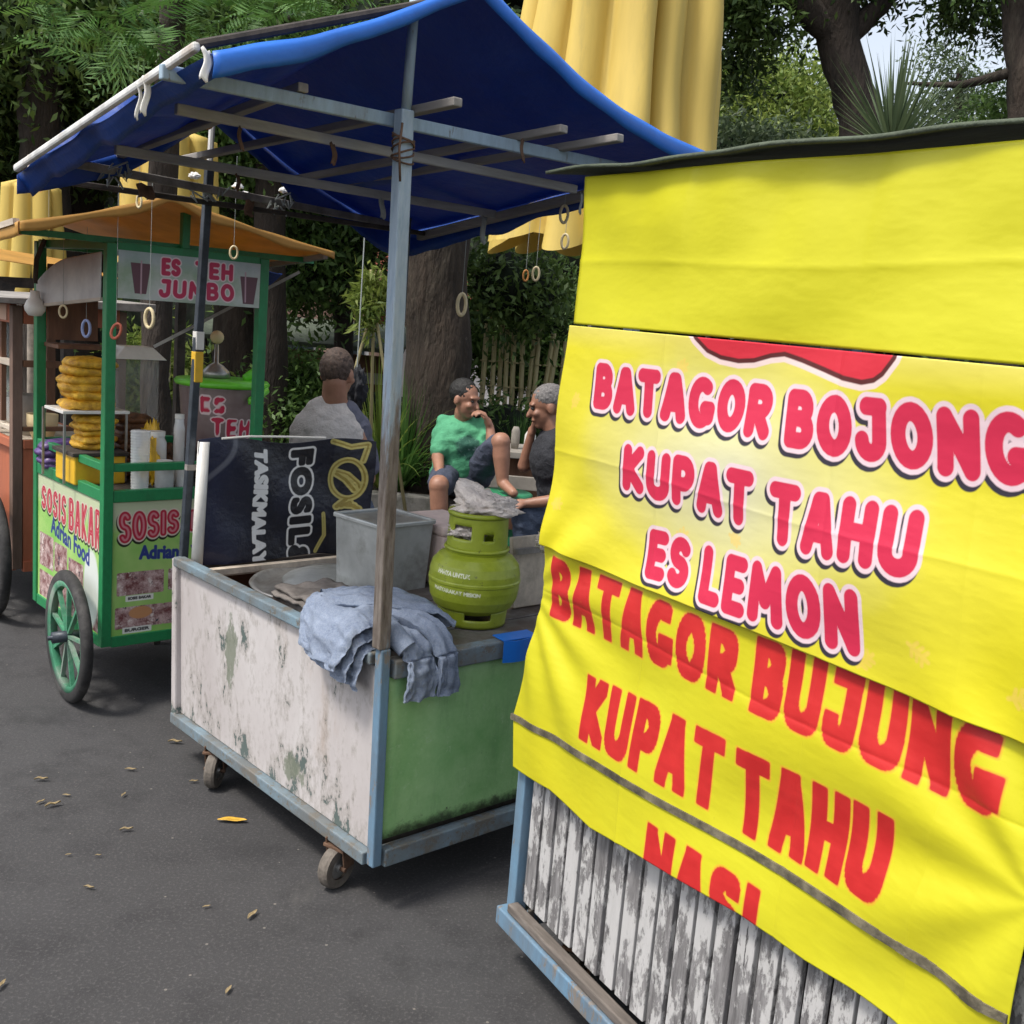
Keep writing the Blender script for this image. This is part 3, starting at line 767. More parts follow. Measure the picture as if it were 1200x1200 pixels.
# bamboo fence behind the two men
for k, px in enumerate((563, 573, 582, 592, 601, 609, 618, 627, 636, 646, 655)):
    p = at(px, 470, 11.2+.1*random.random()); h = 1.25+.16*random.random()
    MBk = MB().tube([(0, 0, 0), (random.gauss(0, .02), 0, h*.5), (random.gauss(0, .03), 0, h)], [.022+.006*random.random()]*3, 8)
    for q in range(1, 5): MBk.tube([(0, 0, q*.25-.006), (0, 0, q*.25+.006)], .034, 8)
    o = MBk.build('bamboo_pole', M['bamboo'], smooth=True); o.location = (p.x, p.y, .12)
    tag(o, 'pale upright bamboo pole in the row behind the two talking men', 'pole', 'bamboo poles behind the men')

# tripod with a tied plant near the middle
tp = at(438, 360, 7.6); tb = thing('plant_tripod', 'bamboo tripod tied at the top with yellow-green leaves, left of the blue-grey pole', 'plant stand', (tp.x, tp.y, 0))
for (dx, dy) in ((-.34, -.15), (.02, .25), (.36, -.1)):
    MB().tube([(dx, dy, .0), (dx*.05, dy*.05, tp.z-.05), (-dx*.10, -dy*.1, tp.z+.25)], [.013, .011, .010], 8).build('leg', M['bamboo'], tb, smooth=True)
foliage('leaves', [((0, 0, tp.z+.05), (.10, .10, .2))], 700, .10, M['leaf_lit'], tb, aspect=.2, spread=.04, seed=41)
# strap-leaved plants in the bed
for (px, py, Y, n_, Lg, leaf, lab, s_) in ((470, 560, 8.7, 190, 1.0, 'leaf_fern', 'tall arching grass clump at the foot of the big tree, left of the green-shirted man', 51),
      (452, 430, 8.75, 150, 1.25, 'leaf_lit', 'drooping sunlit strap-leaf clump beside the blue-grey pole', 52),
      (610, 520, 10.2, 130, .7, 'leaf_fern', 'bright grass clump between the two talking men', 53),
      (336, 560, 9.4, 110, .7, 'leaf_fern', 'green strap-leaf clump left of the grey-shirted man', 54),
      (498, 545, 8.75, 100, .55, 'leaf_fern', 'small grass clump right beside the green-shirted man’s back', 55),
      (640, 500, 10.6, 120, .8, 'leaf_mid', 'dark grass clump beyond the man in the black shirt', 56)):
    p = at(px, py, Y); strap_plant(lab, (p.x, p.y, .12), n_, Lg, .022, leaf, seed=s_, name='grass_clump', elev=(45, 88), droop=.75)
def shrub(label, lst, n, size, leaf, seed, asp=.38):
    bb = blobs_at(lst); c = bb[0][0].copy(); c.z = .1
    t = thing('shrub', label, 'shrub', c)
    foliage('leaves', [(p-c, r_) for p, r_ in bb], n, size, M[leaf], t, seed=seed, core=.5, spread=.12, aspect=asp)
    trunk_mesh('stem', [([(0, 0, 0), (0, 0, .3), (.05, 0, max(.4, bb[0][0].z-.1))], [.04, .03, .02])], M['bark_dark'], t)
shrub('leafy shrub between the green post and the grey-shirted man', [(345, 450, 9.6, .32), (335, 490, 9.4, .3), (360, 500, 9.7, .25)], 7000, .07, 'leaf_mid', 61)
shrub('spreading shrub behind the bamboo poles', [(610, 370, 12.6, .7), (660, 390, 12.4, .5), (570, 400, 12.8, .5), (640, 430, 12.6, .5)], 12000, .10, 'leaf_mid', 62)
shrub('bushy green plant seen through the middle of the sausage cart', [(185, 450, 7.6, .26), (190, 490, 7.6, .24), (175, 430, 7.8, .2)], 6000, .07, 'leaf_lit', 63)
shrub('dark low shrub behind the seated man in the green T-shirt', [(545, 560, 9.2, .3), (470, 580, 9.1, .25)], 6000, .08, 'leaf_dark', 64)
shrub('grey-green shrub just beyond the yellow roof edge', [(850, 190, 12, .5), (910, 190, 12, .45), (820, 210, 12, .4)], 8000, .09, 'leaf_grey', 65)

# ================================================================= UMBRELLAS
def umbrella(label, px, Y, z0, z1, r0, r1, n, seed, mat='umbrella_cloth', hem=.10):
    p = at(px, 300, Y); t = thing('folded_umbrella', label, 'umbrella', (p.x, p.y, 0), rz=seed*.7, group='closed yellow market umbrellas')
    r = np.random.default_rng(seed); ph = r.random(n)*.5
    seg = n*14; rows = 26; m = MB(); vs = []; fs = []
    for j in range(rows+1):
        v = j/rows; z = z0+(z1-z0)*v; rr = r0+(r1-r0)*v**.85
        if v > .93: rr *= max(.1, (1-v)/.07)
        for i in range(seg):
            a = 2*math.pi*i/seg; k = int(i/14) % n; f = (i % 14)/14
            lobe = math.sin(math.pi*f)**.55
            q = rr*(.70+.30*lobe+.05*math.sin(k*2.7+v*2))
            q *= 1+.02*math.sin(z*6+k)
            zz = z - (hem*(1-lobe)*-1.0+.03*math.sin(k*1.9))*(1-v)**6
            aa = a+.09*math.sin(k*4.1)*(1-f)*f*4+.05*ph[k]
            vs.append((q*math.cos(aa), q*math.sin(aa), zz))
    for j in range(rows):
        for i in range(seg):
            a = j*seg+i; b = j*seg+(i+1) % seg; fs.append((a, b, b+seg, a+seg))
    m.add(vs, fs); m.build('canopy', M[mat], t, smooth=True)
    MB().tube([(0, 0, 0), (0, 0, z1+.15)], .035, 12).build('pole', M['wood_pale'], t, smooth=True)
    u = MB()
    for k in range(n):
        a = 2*math.pi*(k)/n; u.tube([(math.cos(a)*.04, math.sin(a)*.04, z1-.3), (math.cos(a)*r0*.7, math.sin(a)*r0*.7, z0+.12)], .009, 6)
    u.build('ribs', M['wood_dark'], t)
    MB().lathe([(.0, 0), (.28, 0), (.28, .09), (.05, .12), (.045, .3), (0, .3)], 24).build('base', M['concrete'], t)
    return t
umbrella('large closed yellow umbrella rising above the blue tarpaulin', 703, 6.9, 2.00, 4.6, .725, .52, 13, 3)
umbrella('closed golden umbrella behind the gap between the blue and orange roofs', 197, 7.4, 1.75, 2.62, .34, .28, 9, 4)
umbrella('narrow closed yellow umbrella above the terracotta cart', 38, 8.2, 1.42, 2.30, .27, .20, 8, 5)

# ================================================================= YELLOW CART
YC = Vector((.065, 2.506, 0)); YR = R(30)
yc = thing('vendor_cart', 'cart with weathered slat front and blue frame under the yellow banners', 'cart', YC, YR)
# local: x = into the cart, -y = along the front to the right
Lc = 1.40; Dc = .80
def Yp(s, off, z): return (-off, -s, z)
for (s, s2, x, top) in ((.018, .125, .02, 1.88), (Lc-.02, Lc-.02, .02, 1.86), (.018, .125, Dc-.02, 1.88), (Lc-.02, Lc-.02, Dc-.02, 1.86)):
    if s2 != s:
        MB().bar((x+.02, -s2, .84), (x+.02, -s2, top), .036).build('upper_post', M['blue_paint'], yc, bevel=.003); top = .83
    MB().bar((x, -s, .145), (x, -s, top), .036).build('post', M['blue_paint'], yc, bevel=.003)
M['ledge'] = plain('ledge', (.13, .11, .095), .8, .4, 20, 0, .6, (1, .15, 1), dirt=(.30, .28, .26), dirtamt=.42)
n_sl = 23
sl = MB(); wS = (Lc-.09)/n_sl
for k in range(n_sl):
    s = .045+wS*(k+.5); sl.box((.022+.002*random.gauss(0, 1), -s, .20+.29), (.014, wS*.80, .60), (0, 0, random.gauss(0, .03)))
sl.build('slat_panel', M['slat'], yc, bevel=.002)
MB().box((.045, -Lc/2, .48), (.012, Lc-.08, .62)).build('backing_board', M['wood_dark'], yc)
MB().box((Dc-.02, -Lc/2, .50), (.02, Lc-.08, .66)).build('back_panel', M['wood_brown'], yc)
for s in (.018, Lc-.018): MB().box((Dc/2, -s, .50), (Dc-.08, .02, .66)).build('side_panel', M['blue_rail'], yc)
MB().box((Dc/2, -Lc/2, .835), (Dc-.006, Lc-.05, .02)).build('counter_top', M['wood_dark'], yc)
b_ = MB().bar((-.002, -.035, .172), (-.002, -Lc, .172), .030, .022); b_.build('bottom_ledge', M['ledge'], yc, bevel=.004)
MB().bar((-.004, .004, .136), (-.004, -Lc-.004, .136), .040, .046).build('bottom_rail', M['blue_paint'], yc, bevel=.004)
MB().bar((Dc-.03, 0, .128), (Dc-.03, -Lc, .128), .042, .045).build('bottom_rail', M['blue_paint'], yc, bevel=.004)
for s in (.02, Lc-.02): MB().bar((.04, -s, .13), (Dc-.06, -s, .13), .04, .045).build('cross_rail', M['blue_paint'], yc, bevel=.004)
def caster(parent, x, y, ztop, rw, swivel, n='caster_wheel'):
    e = bpy.data.objects.new(n, None); col.objects.link(e); e.parent = parent; e.location = (x, y, 0); e.rotation_euler = (0, 0, swivel); e.empty_display_size = .05
    MB().lathe([(rw*.55, -.017), (rw*.93, -.017), (rw, -.009), (rw, .009), (rw*.93, .017), (rw*.55, .017)], 28, (0, 0, rw), 'y').build('tyre', M['rubber_grey'], e, smooth=False)
    MB().lathe([(0.0, -.020), (rw*.18, -.020), (rw*.2, -.008), (rw*.56, -.008), (rw*.56, .008), (rw*.2, .008), (rw*.18, .020), (0, .020)], 24, (0, 0, rw), 'y').build('hub', M['steel'], e)
    f = MB()
    for q in (-1, 1):
        f.box((.012, q*.030, (rw+ztop)/2+.01), (.042, .005, ztop-rw+.02), (0, R(-10), 0))
    f.box((.02, 0, ztop-.006), (.075, .075, .01)); f.tube([(0, -.036, rw), (0, .036, rw)], .007, 10)
    f.build('fork', M['rust'], e, bevel=.002)
    return e
for (s, x) in ((.16, .12), (Lc-.16, .12), (.16, Dc-.12), (Lc-.16, Dc-.12)): caster(yc, x, -s, .108, .05, .6)
# roof of the yellow cart
def roof_fn(u, v):
    s = -.02+(Lc+.2)*u; x = -.05+(Dc+.15)*v
    if u < .001: s = -.02-.42*min(1, max(0, (v-.12)/.6))
    z = 1.915-.018*u*1.2+.04*math.sin(math.pi*v)+.008*mn.noise(Vector((s*5, x*5, 0)))
    if u < .001: z -= .03*v
    return (x, -s, z)
m = MB().grid(roof_fn, 40, 20); m.build('roof_tarp', M['olive_cloth'], yc, solid=.007, smooth=True)
MB().bar((.035, -.06, 1.880), (.035, -Lc-.1, 1.857), .03, .03).build('roof_beam', M['wood_dark'], yc)
MB().bar((Dc-.03, -.06, 1.885), (Dc-.03, -Lc-.1, 1.872), .03, .03).build('roof_beam', M['wood_dark'], yc)
def flap_fn(u, v):
    p = Vector((.06+.62*v, .02+.33*v*(1-u)-.05*u, 1.905-.035*v*(1-u)-.02*u-.02*math.sin(u*3)*v)); return tuple(p)
MB().grid(flap_fn, 14, 14).build('roof_flap', M['grey_tarp'], yc, solid=.006, smooth=True)

# ---- three printed sheets
def disp(s, z):
    d = .006*np.sin(3.1*s+2.2*z)+.004*np.sin(9*s-5*z)+.0035*np.sin(4*s+17*z+1)
    d += .003*np.sin(23*z+3*np.sin(4*s))*(z > .0)
    # folds fanning out from the tied left corner and the lower right
    for (cs, cz, k, amp) in ((0.02, .98, 13, .0045), (1.36, .90, 9, .006)):
        a = np.arctan2(z-cz, s-cs+1e-6); rr = np.hypot(s-cs, z-cz)
        d += amp*np.sin(k*a)*np.exp(-((rr-.22)/.20)**2)*np.clip(rr*6, 0, 1)
    for c0, a_ in ((.46, .0022), (.91, -.0018), (1.18, .0016)): d += a_*np.exp(-np.abs(s-c0-.01*np.sin(z*7))/.007)
    for c0, a_ in ((1.72, .0018), (1.31, .0014), (.985, -.0020)): d += a_*np.exp(-np.abs(z-c0-.006*np.sin(s*6))/.007)
    d += .0022*np.sin(34*s+11*z+2*np.sin(9*z))*np.exp(-((z-1.82)/.07)**2)
    return d
def interp(x, pts): xs, ys = zip(*pts); return np.interp(x, xs, ys)
LEFT = [(.50, .012), (.523, .010), (.66, .000), (.74, .022), (.844, .056), (.95, .075), (1.094, .088), (1.365, .088), (1.59, .095), (1.9, .093)]
def banner(name, label, nu, nv, top, bottom, right, off, left=LEFT):
    def fn(u, v):
        sr = 0*u
        S = u*1.4; zt = interp(S, top); zb = interp(S, bottom)
        Z = zb+(zt-zb)*v
        l = interp(Z, left); rt = interp(Z, right)
        S2 = l+(rt-l)*u
        zt = interp(S2, top); zb = interp(S2, bottom); Z = zb+(zt-zb)*v
        return S2, Z
    S, Z, Fq = grid_xy(nu, nv, fn)
    O = off+disp(S, Z)
    me = np_mesh(name, np.stack([-O, -S, Z], 1), Fq)
    set_attr(me, 'ps', S); set_attr(me, 'pz', Z)
    return me, np.stack([S, Z], 1), (nu, nv)
def place(name, me, mat, label, cat, parent_thing, group=None):
    o = link_mesh(name, me, mat, smooth=True)
    o.location = parent_thing.location; o.rotation_euler = parent_thing.rotation_euler
    md = o.modifiers.new('thick', 'SOLIDIFY'); md.thickness = .0012; md.offset = -1
    return tag(o, label, cat, group)
RIGHT = [(.5, 1.345), (.72, 1.345), (.9, 1.352), (1.2, 1.37), (1.9, 1.38)]
def cloth_shader(name, builder, rough=.42):
    m, nt, b = newmat(name); c = builder(nt)
    nt.links.new(c, b.inputs['Base Color']); b.inputs['Roughness'].default_value = rough
    b.inputs['Specular IOR Level'].default_value = .4
    v = coords(nt)
    h = mathn(nt, 'ADD', mathn(nt, 'MULTIPLY', noise(nt, 5, 4, .5, vec=coords(nt, (1, .6, 1.6))), 1.0), mathn(nt, 'MULTIPLY', noise(nt, 38, 5, .6, vec=v), .06))
    bump(nt, b, h, .22, .03)
    return m
YEL = (.61, .58, .024)
# top plain sheet
me, P, _ = banner('plain_banner', '', 120, 60, [(0, 1.903), (.09, 1.901), (.68, 1.890), (1.4, 1.868)], [(0, 1.592), (1.4, 1.590)], RIGHT, .022)
def f(nt):
    c = mix(nt, ramp(nt, noise(nt, 3, 4, .5), .3, .7), (.56, .53, .018), YEL)
    return mix(nt, lt_z(nt, 1.86, .05), c, c)
def lt_z(nt, z, soft): return ramp(nt, attr(nt, 'pz'), z+soft, z-soft)
place('plain_banner', me, cloth_shader('plain_yellow', f), 'plain yellow sheet hung across the top of the slat cart', 'banner', yc, 'yellow sheets on the slat cart')
# lower older banner with red block letters
BOT = [(0, .53), (.05, .532), (.181, .546), (.355, .536), (.517, .558), (.637, .57), (.819, .59), (.977, .593), (1.076, .603), (1.4, .608)]
me, P, dims = banner('old_printed_banner', '', 560, 260, [(0, 1.15), (1.4, 1.15)], BOT, RIGHT, .020)
sd = np.full(len(P), 1.0)
for txt, q in (('BATAGOR', [(.12, 1.080), (.738, 1.080), (.741, .960), (.115, .938)]), ('BUJUNG', [(.777, 1.092), (1.275, 1.102), (1.285, .983), (.783, .956)]),
               ('KUPAT', [(.280, .855), (.738, .887), (.730, .735), (.285, .710)]), ('TAHU', [(.765, .883), (1.112, .905), (1.110, .761), (.770, .727)]),
               ('NASI', [(.548, .640), (.864, .659), (.862, .512), (.550, .497)])):
    sd = np.minimum(sd, stroke_sdf(P, txt, q, r=.0155 if q[0][1] > .95 else .0168, pn=9, gap=.47))
set_attr(me, 'red', sd)
strip = seg_sdf(P, [(-.02, .655), (.25, .675), (.823, .71), (1.10, .722), (1.30, .722)])
set_attr(me, 'strip', strip)
def f(nt):
    c = mix(nt, ramp(nt, noise(nt, 2.4, 5, .6), .35, .7), (.56, .51, .016), YEL)
    c = mix(nt, mathn(nt, 'MULTIPLY', ramp(nt, noise(nt, 60, 4, .7), .70, .74), .35), c, (.35, .28, .05))
    c = mix(nt, lt(nt, 'red', .0030), c, (.70, .42, .03))
    rr = mix(nt, ramp(nt, noise(nt, 9, 3, .6), .35, .7), (.46, .018, .018), (.58, .030, .028))
    c = mix(nt, lt(nt, 'red', 0.0), c, rr)
    return c
place('old_printed_banner', me, cloth_shader('old_banner', f), 'lowest yellow banner with red block letters BATAGOR BUJUNG KUPAT TAHU NASI', 'banner', yc, 'yellow sheets on the slat cart')
# batten holding it
pts = [(-.006, .654), (.25, .674), (.55, .692), (.823, .709), (1.10, .722), (1.343, .726)]
mb = MB(); 
for a_, b2_ in zip(pts[:-1], pts[1:]):
    n_ = 14
    for k in range(n_):
        s0 = a_[0]+(b2_[0]-a_[0])*k/n_; s1 = a_[0]+(b2_[0]-a_[0])*(k+1)/n_; z0 = a_[1]+(b2_[1]-a_[1])*k/n_; z1 = a_[1]+(b2_[1]-a_[1])*(k+1)/n_
        o0 = .024+float(disp(np.array(s0), np.array(z0))); o1 = .024+float(disp(np.array(s1), np.array(z1)))
        hw = .0075+.0010*math.sin(s0*60)*(s0 > 1.1)
        mb.add([Yp(s0, o0, z0-hw), Yp(s1, o1, z1-hw), Yp(s1, o1, z1+hw), Yp(s0, o0, z0+hw), Yp(s0, o0-.006, z0-hw), Yp(s1, o1-.006, z1-hw), Yp(s1, o1-.006, z1+hw), Yp(s0, o0-.006, z0+hw)],
               [(0, 1, 2, 3), (4, 7, 6, 5), (0, 4, 5, 1), (3, 2, 6, 7), (0, 3, 7, 4), (1, 5, 6, 2)])
o = mb.build('batten', plain('batten_cloth', (.15, .13, .085), .8, .4, 30, 0, .5, dirt=(.035, .03, .02), dirtamt=.45, dscale=14), weld=True); o.location = yc.location; o.rotation_euler = yc.rotation_euler
tag(o, 'dark grubby strap running across the lower yellow banner', 'strap')
# middle banner with bubble letters
me, P, dims = banner('printed_banner', '', 520, 210, [(0, 1.588), (1.4, 1.587)], [(0, 1.100), (.09, 1.098), (.426, 1.092), (.757, 1.100), (1.014, 1.098), (1.4, 1.104)], RIGHT, .033, [(1.0, .087), (1.365, .087), (1.6, .097)])
pk = np.full(len(P), 1.0); sh_ = np.full(len(P), 1.0); IN = .013
for txt, q in (('BATAGOR', [(.226, 1.517), (.752, 1.520), (.759, 1.427), (.230, 1.421)]), ('BOJONG', [(.787, 1.518), (1.250, 1.529), (1.260, 1.431), (.799, 1.422)]),
               ('KUPAT', [(.352, 1.365), (.738, 1.373), (.742, 1.271), (.355, 1.271)]), ('TAHU', [(.778, 1.363), (1.099, 1.373), (1.104, 1.271), (.789, 1.258)]),
               ('ES', [(.449, 1.211), (.578, 1.218), (.586, 1.121), (.450, 1.112)]), ('LEMON', [(.616, 1.216), (1.000, 1.232), (1.010, 1.126), (.624, 1.109)])):
    pk = np.minimum(pk, stroke_sdf(P, txt, q, r=.0138, gap=.46, wild=.02))
    sh_ = np.minimum(sh_, stroke_sdf(P-np.array([-.0035, -.0070]), txt, q, r=.0138, gap=.46, wild=.02))
set_attr(me, 'pink', pk); set_attr(me, 'shade', sh_)
arc = [(.505, 1.62), (.537, 1.589), (.57, 1.569), (.605, 1.560), (.65, 1.557), (.689, 1.561), (.73, 1.572), (.765, 1.577), (.81, 1.570), (.867, 1.559), (.91, 1.550), (.952, 1.547), (.975, 1.552), (.99, 1.562), (1.008, 1.585), (1.02, 1.62)]
set_attr(me, 'arc', poly_sdf(P, arc))
orn = np.full(len(P), 1.0)
for (cx, cz, a_, sc_) in ((.545, 1.215, .6, .022), (1.12, 1.17, -.4, .022), (1.02, 1.125, .8, .020), (.16, 1.43, 1.0, .018), (.50, 1.53, .4, .018), (1.27, 1.40, .2, .022), (1.29, 1.16, .3, .022), (.13, 1.2, .2, .02), (.7, 1.245, -.3, .016)):
    ca, sa = math.cos(a_), math.sin(a_)
    orn = np.minimum(orn, seg_sdf(P, [(cx-ca*sc_, cz-sa*sc_), (cx+ca*sc_, cz+sa*sc_)]))
    for k in (-.6, -.1, .4):
        bx, bz = cx+ca*sc_*k, cz+sa*sc_*k
        for q in (-1, 1): orn = np.minimum(orn, seg_sdf(P, [(bx, bz), (bx+(ca*.5-sa*q)*sc_*.55, bz+(sa*.5+ca*q)*sc_*.55)]))
set_attr(me, 'orn', orn)
def f(nt):
    s = attr(nt, 'ps'); z = attr(nt, 'pz')
    ds = mathn(nt, 'MULTIPLY', mathn(nt, 'SUBTRACT', s, .66), 1.25); dz = mathn(nt, 'MULTIPLY', mathn(nt, 'SUBTRACT', z, 1.35), 2.4)
    d = mathn(nt, 'SQRT', mathn(nt, 'ADD', mathn(nt, 'MULTIPLY', ds, ds), mathn(nt, 'MULTIPLY', dz, dz)))
    d = mathn(nt, 'ADD', d, mathn(nt, 'MULTIPLY', noise(nt, 3, 4, .6), .25))
    c = mix(nt, ramp(nt, d, .12, .72), (.64, .63, .46), (.67, .60, .05))
    c = mix(nt, ramp(nt, d, .62, 1.0), c, (.67, .60, .018))
    c = mix(nt, mathn(nt, 'MULTIPLY', ramp(nt, z, 1.54, 1.60), .35), c, (.72, .60, .35))
    c = mix(nt, mathn(nt, 'MULTIPLY', lt(nt, 'orn', .0035), .55), c, (.80, .55, .12))
    c = mix(nt, lt(nt, 'arc', .017), c, (.80, .62, .58)); c = mix(nt, lt(nt, 'arc', .008), c, (.10, .02, .02)); c = mix(nt, lt(nt, 'arc', .0), c, (.62, .03, .05))
    c = mix(nt, lt(nt, 'shade', .0085), c, (.035, .03, .045))
    c = mix(nt, lt(nt, 'pink', .0075), c, (.76, .58, .62))
    c = mix(nt, lt(nt, 'pink', 0.0), c, (.60, .028, .075))
    return c
place('printed_banner', me, cloth_shader('bubble_banner', f), 'yellow and cream banner with pink bubble letters BATAGOR BOJONG KUPAT TAHU ES LEMON', 'banner', yc, 'yellow sheets on the slat cart')

# ================================================================= WHITE AND GREEN CART WITH THE BLUE TARPAULIN
WC = Vector((-.295, 2.69, 0)); A0 = R(42.5)
def wloc(x, y, z): return WC + Matrix.Rotation(A0, 3, 'Z') @ Vector((x, y, z))
wc = thing('vendor_cart', 'low cart with flaking white side and green end under the blue tarpaulin roof', 'cart', WC, A0)
WX, WY, ZB, ZT = .80, 1.175, .15, .712
# local x = width to the right/back, y = length away to the left. road side is x = 0, near end is y = 0
def panel(name, pts, thick, mat, parent, bevel=.002, sub=0):
    """four corner panel (flared sides allowed), thick along its normal"""
    p = [Vector(q) for q in pts]; n = (p[1]-p[0]).cross(p[3]-p[0]).normalized()*thick
    m = MB().add(p+[q+n for q in p], [(0, 1, 2, 3), (7, 6, 5, 4), (0, 4, 5, 1), (1, 5, 6, 2), (2, 6, 7, 3), (3, 7, 4, 0)])
    return m.build(name, mat, parent, bevel=bevel)
fl = -.012
panel('side_panel', [(.004, .01, ZB+.02), (.004, WY, ZB+.02), (fl, WY, ZT-.03), (fl, .01, ZT-.03)], .014, M['white_peel'], wc)
panel('side_panel', [(WX-.012, .01, ZB+.02), (WX-.012, WY, ZB+.02), (WX+.004, WY, ZT-.03), (WX+.004, .01, ZT-.03)], .012, M['wood_brown'], wc)
ep = MB(); ep.grid(lambda u, v: (.012+(WX-.045)*u, -.006-.004*math.sin(u*7)*math.sin(v*4), ZB+.055+(ZT-ZB-.11)*v), 20, 14)
def mk_end():
    m, nt, b = newmat('green_end'); v = coords(nt)
    tc = nt.nodes.new('ShaderNodeTexCoord'); sp = nt.nodes.new('ShaderNodeSeparateXYZ'); nt.links.new(tc.outputs['Object'], sp.inputs[0])
    a = noise(nt, 4, 8, .7); f_ = noise(nt, 40, 6, .75); dr = noise(nt, 16, 7, .75, stretch=(1, 1, .18))
    c = mix(nt, ramp(nt, a, .35, .65), (.20, .44, .15), (.37, .60, .27))
    c = mix(nt, mathn(nt, 'MULTIPLY', ramp(nt, dr, .52, .68), .45), c, (.15, .30, .12))
    c = mix(nt, mathn(nt, 'MULTIPLY', ramp(nt, f_, .60, .66), .5), c, (.42, .60, .34))
    low = nt.nodes.new('ShaderNodeMapRange'); nt.links.new(sp.outputs[2], low.inputs[0])
    for i, q in enumerate((.27, .195, 0, .30)): low.inputs[i+1].default_value = q
    k = mathn(nt, 'ADD', mathn(nt, 'ADD', mathn(nt, 'MULTIPLY', a, .5), mathn(nt, 'MULTIPLY', f_, .5)), low.outputs[0])
    c = mix(nt, mathn(nt, 'MULTIPLY', ramp(nt, k, .64, .76), .85), c, (.045, .06, .025))
    c = mix(nt, ramp(nt, noise(nt, 24, 8, .8), .665, .675), c, (.07, .08, .05))
    nt.links.new(c, b.inputs['Base Color']); b.inputs['Roughness'].default_value = .5; bump(nt, b, mathn(nt, 'ADD', f_, a), .35, .004); return m
ep.build('end_panel', mk_end(), wc, solid=.012, smooth=True)
panel('end_panel', [(.02, WY-.005, ZB+.02), (WX-.02, WY-.005, ZB+.02), (WX-.02, WY-.005, ZT-.03), (.02, WY-.005, ZT-.03)], .012, M['wood_brown'], wc)
# frame
MB().bar((-.003, -.014, ZB-.01), (-.018, -.016, ZT+.03), .029, .030).build('corner_post', M['blue_paint'], wc, bevel=.004)
MB().bar((0, WY, ZB), (-.012, WY, ZT), .034, .034).build('corner_post', M['white_peel'], wc, bevel=.006)
for y in (-.012, WY): MB().bar((WX, y, ZB), (WX, y, ZT), .04, .04).build('corner_post', M['blue_rail'], wc, bevel=.004)
MB().bar((-.004, 0.012, ZB), (-.004, WY+.01, ZB), .038, .036).build('bottom_rail', M['blue_rail'], wc, bevel=.004)
MB().bar((WX, 0, ZB), (WX, WY, ZB), .038, .045).build('bottom_rail', M['blue_rail'], wc, bevel=.004)
MB().bar((.02, -.014, ZB+.008), (WX, -.014, ZB+.008), .036, .050).build('bottom_rail', M['blue_rail'], wc, bevel=.004)
MB().bar((.02, WY, ZB), (WX, WY, ZB), .036, .05).build('bottom_rail', M['blue_rail'], wc, bevel=.004)
MB().bar((-.012, .02, ZT-.009), (-.012, WY, ZT-.009), .040, .032).build('top_rail', M['blue_rail'], wc, bevel=.005)
MB().bar((WX, .02, ZT-.013), (WX, WY, ZT-.013), .045, .042).build('top_rail', M['blue_rail'], wc, bevel=.005)
MB().bar((.01, -.016, ZT-.028), (WX-.02, -.016, ZT-.028), .04, .052).build('top_rail', M['blue_rail'], wc, bevel=.005)
MB().bar((.01, WY+.006, ZT-.035), (WX-.02, WY+.006, ZT-.035), .036, .045).build('top_rail', M['wood_pale'], wc, bevel=.005)
MB().box((WX/2, WY/2, ZB+.03), (WX-.04, WY-.04, .02)).build('floor_board', M['wood_dark'], wc)
# the near part is covered by worn planks and tin, the far part is open with a tray
pl_ = MB()
for k in range(5): pl_.box((WX/2+.02, .06+k*.135, ZT-.012+.002*(k % 2)), (WX-.06, .13, .016), (0, 0, random.gauss(0, .006)))
pl_.build('top_boards', plain('worn_tin', (.22, .21, .20), .5, .35, 9, .3, .3, dirt=(.09, .06, .045), dirtamt=.5), wc, bevel=.002)
MB().box((WX/2, .95, ZT-.16), (WX-.05, .5, .014)).build('inner_shelf', M['wood_brown'], wc)
for k, y in enumerate((1.12, 1.17)): MB().box((WX/2, y-.05, ZT-.03-.02*k), (WX-.06, .03, .02)).build('slat', M['wood_pale'], wc)
for (x, y, s_) in ((-.006, .156, .25), (.004, .90, .75), (.10, 1.09, 1.3), (WX-.06, .16, .2), (WX-.06, .95, 1.2)): caster(wc, x, y, ZB-.024, .060, s_)
# posts
pm = MB(); pm.bar((-.022, -.012, ZT+.03), (-.050, -.010, 2.045), .036, .034); pm.build('post', [M['pole_paint']], wc, bevel=.004)
MB().tube([(-.045, -.01, 2.045), (-.040, -.01, 2.30)], .012, 10).build('ridge_stub', M['pale_blue_wood'], wc, smooth=True)
MB().bar((.005, WY, ZT), (.05, WY-.01, 1.98), .025, .025).build('post', M['dark_steel'], wc, bevel=.003)
MB().tube([(.05, WY-.01, 1.97), (.055, WY-.01, 2.12)], .010, 8).build('post_tip', M['white_wood'], wc)
tb_ = MB().box((.031, WY-.005, 1.35), (.030, .030, .10)); tb_.build('tape', M['yellow_plastic'], wc, bevel=.003)
MB().box((.033, WY-.005, 1.435), (.029, .029, .06)).build('tape', M['white_plastic'], wc, bevel=.003)
MB().bar((WX+.03, WY, ZT), (WX+.02, WY-.01, 1.93), .034).build('post', M['dark_steel'], wc)
MB().bar((WX, -.01, ZT), (WX, -.01, 2.03), .034).build('post', M['pale_blue_wood'], wc)
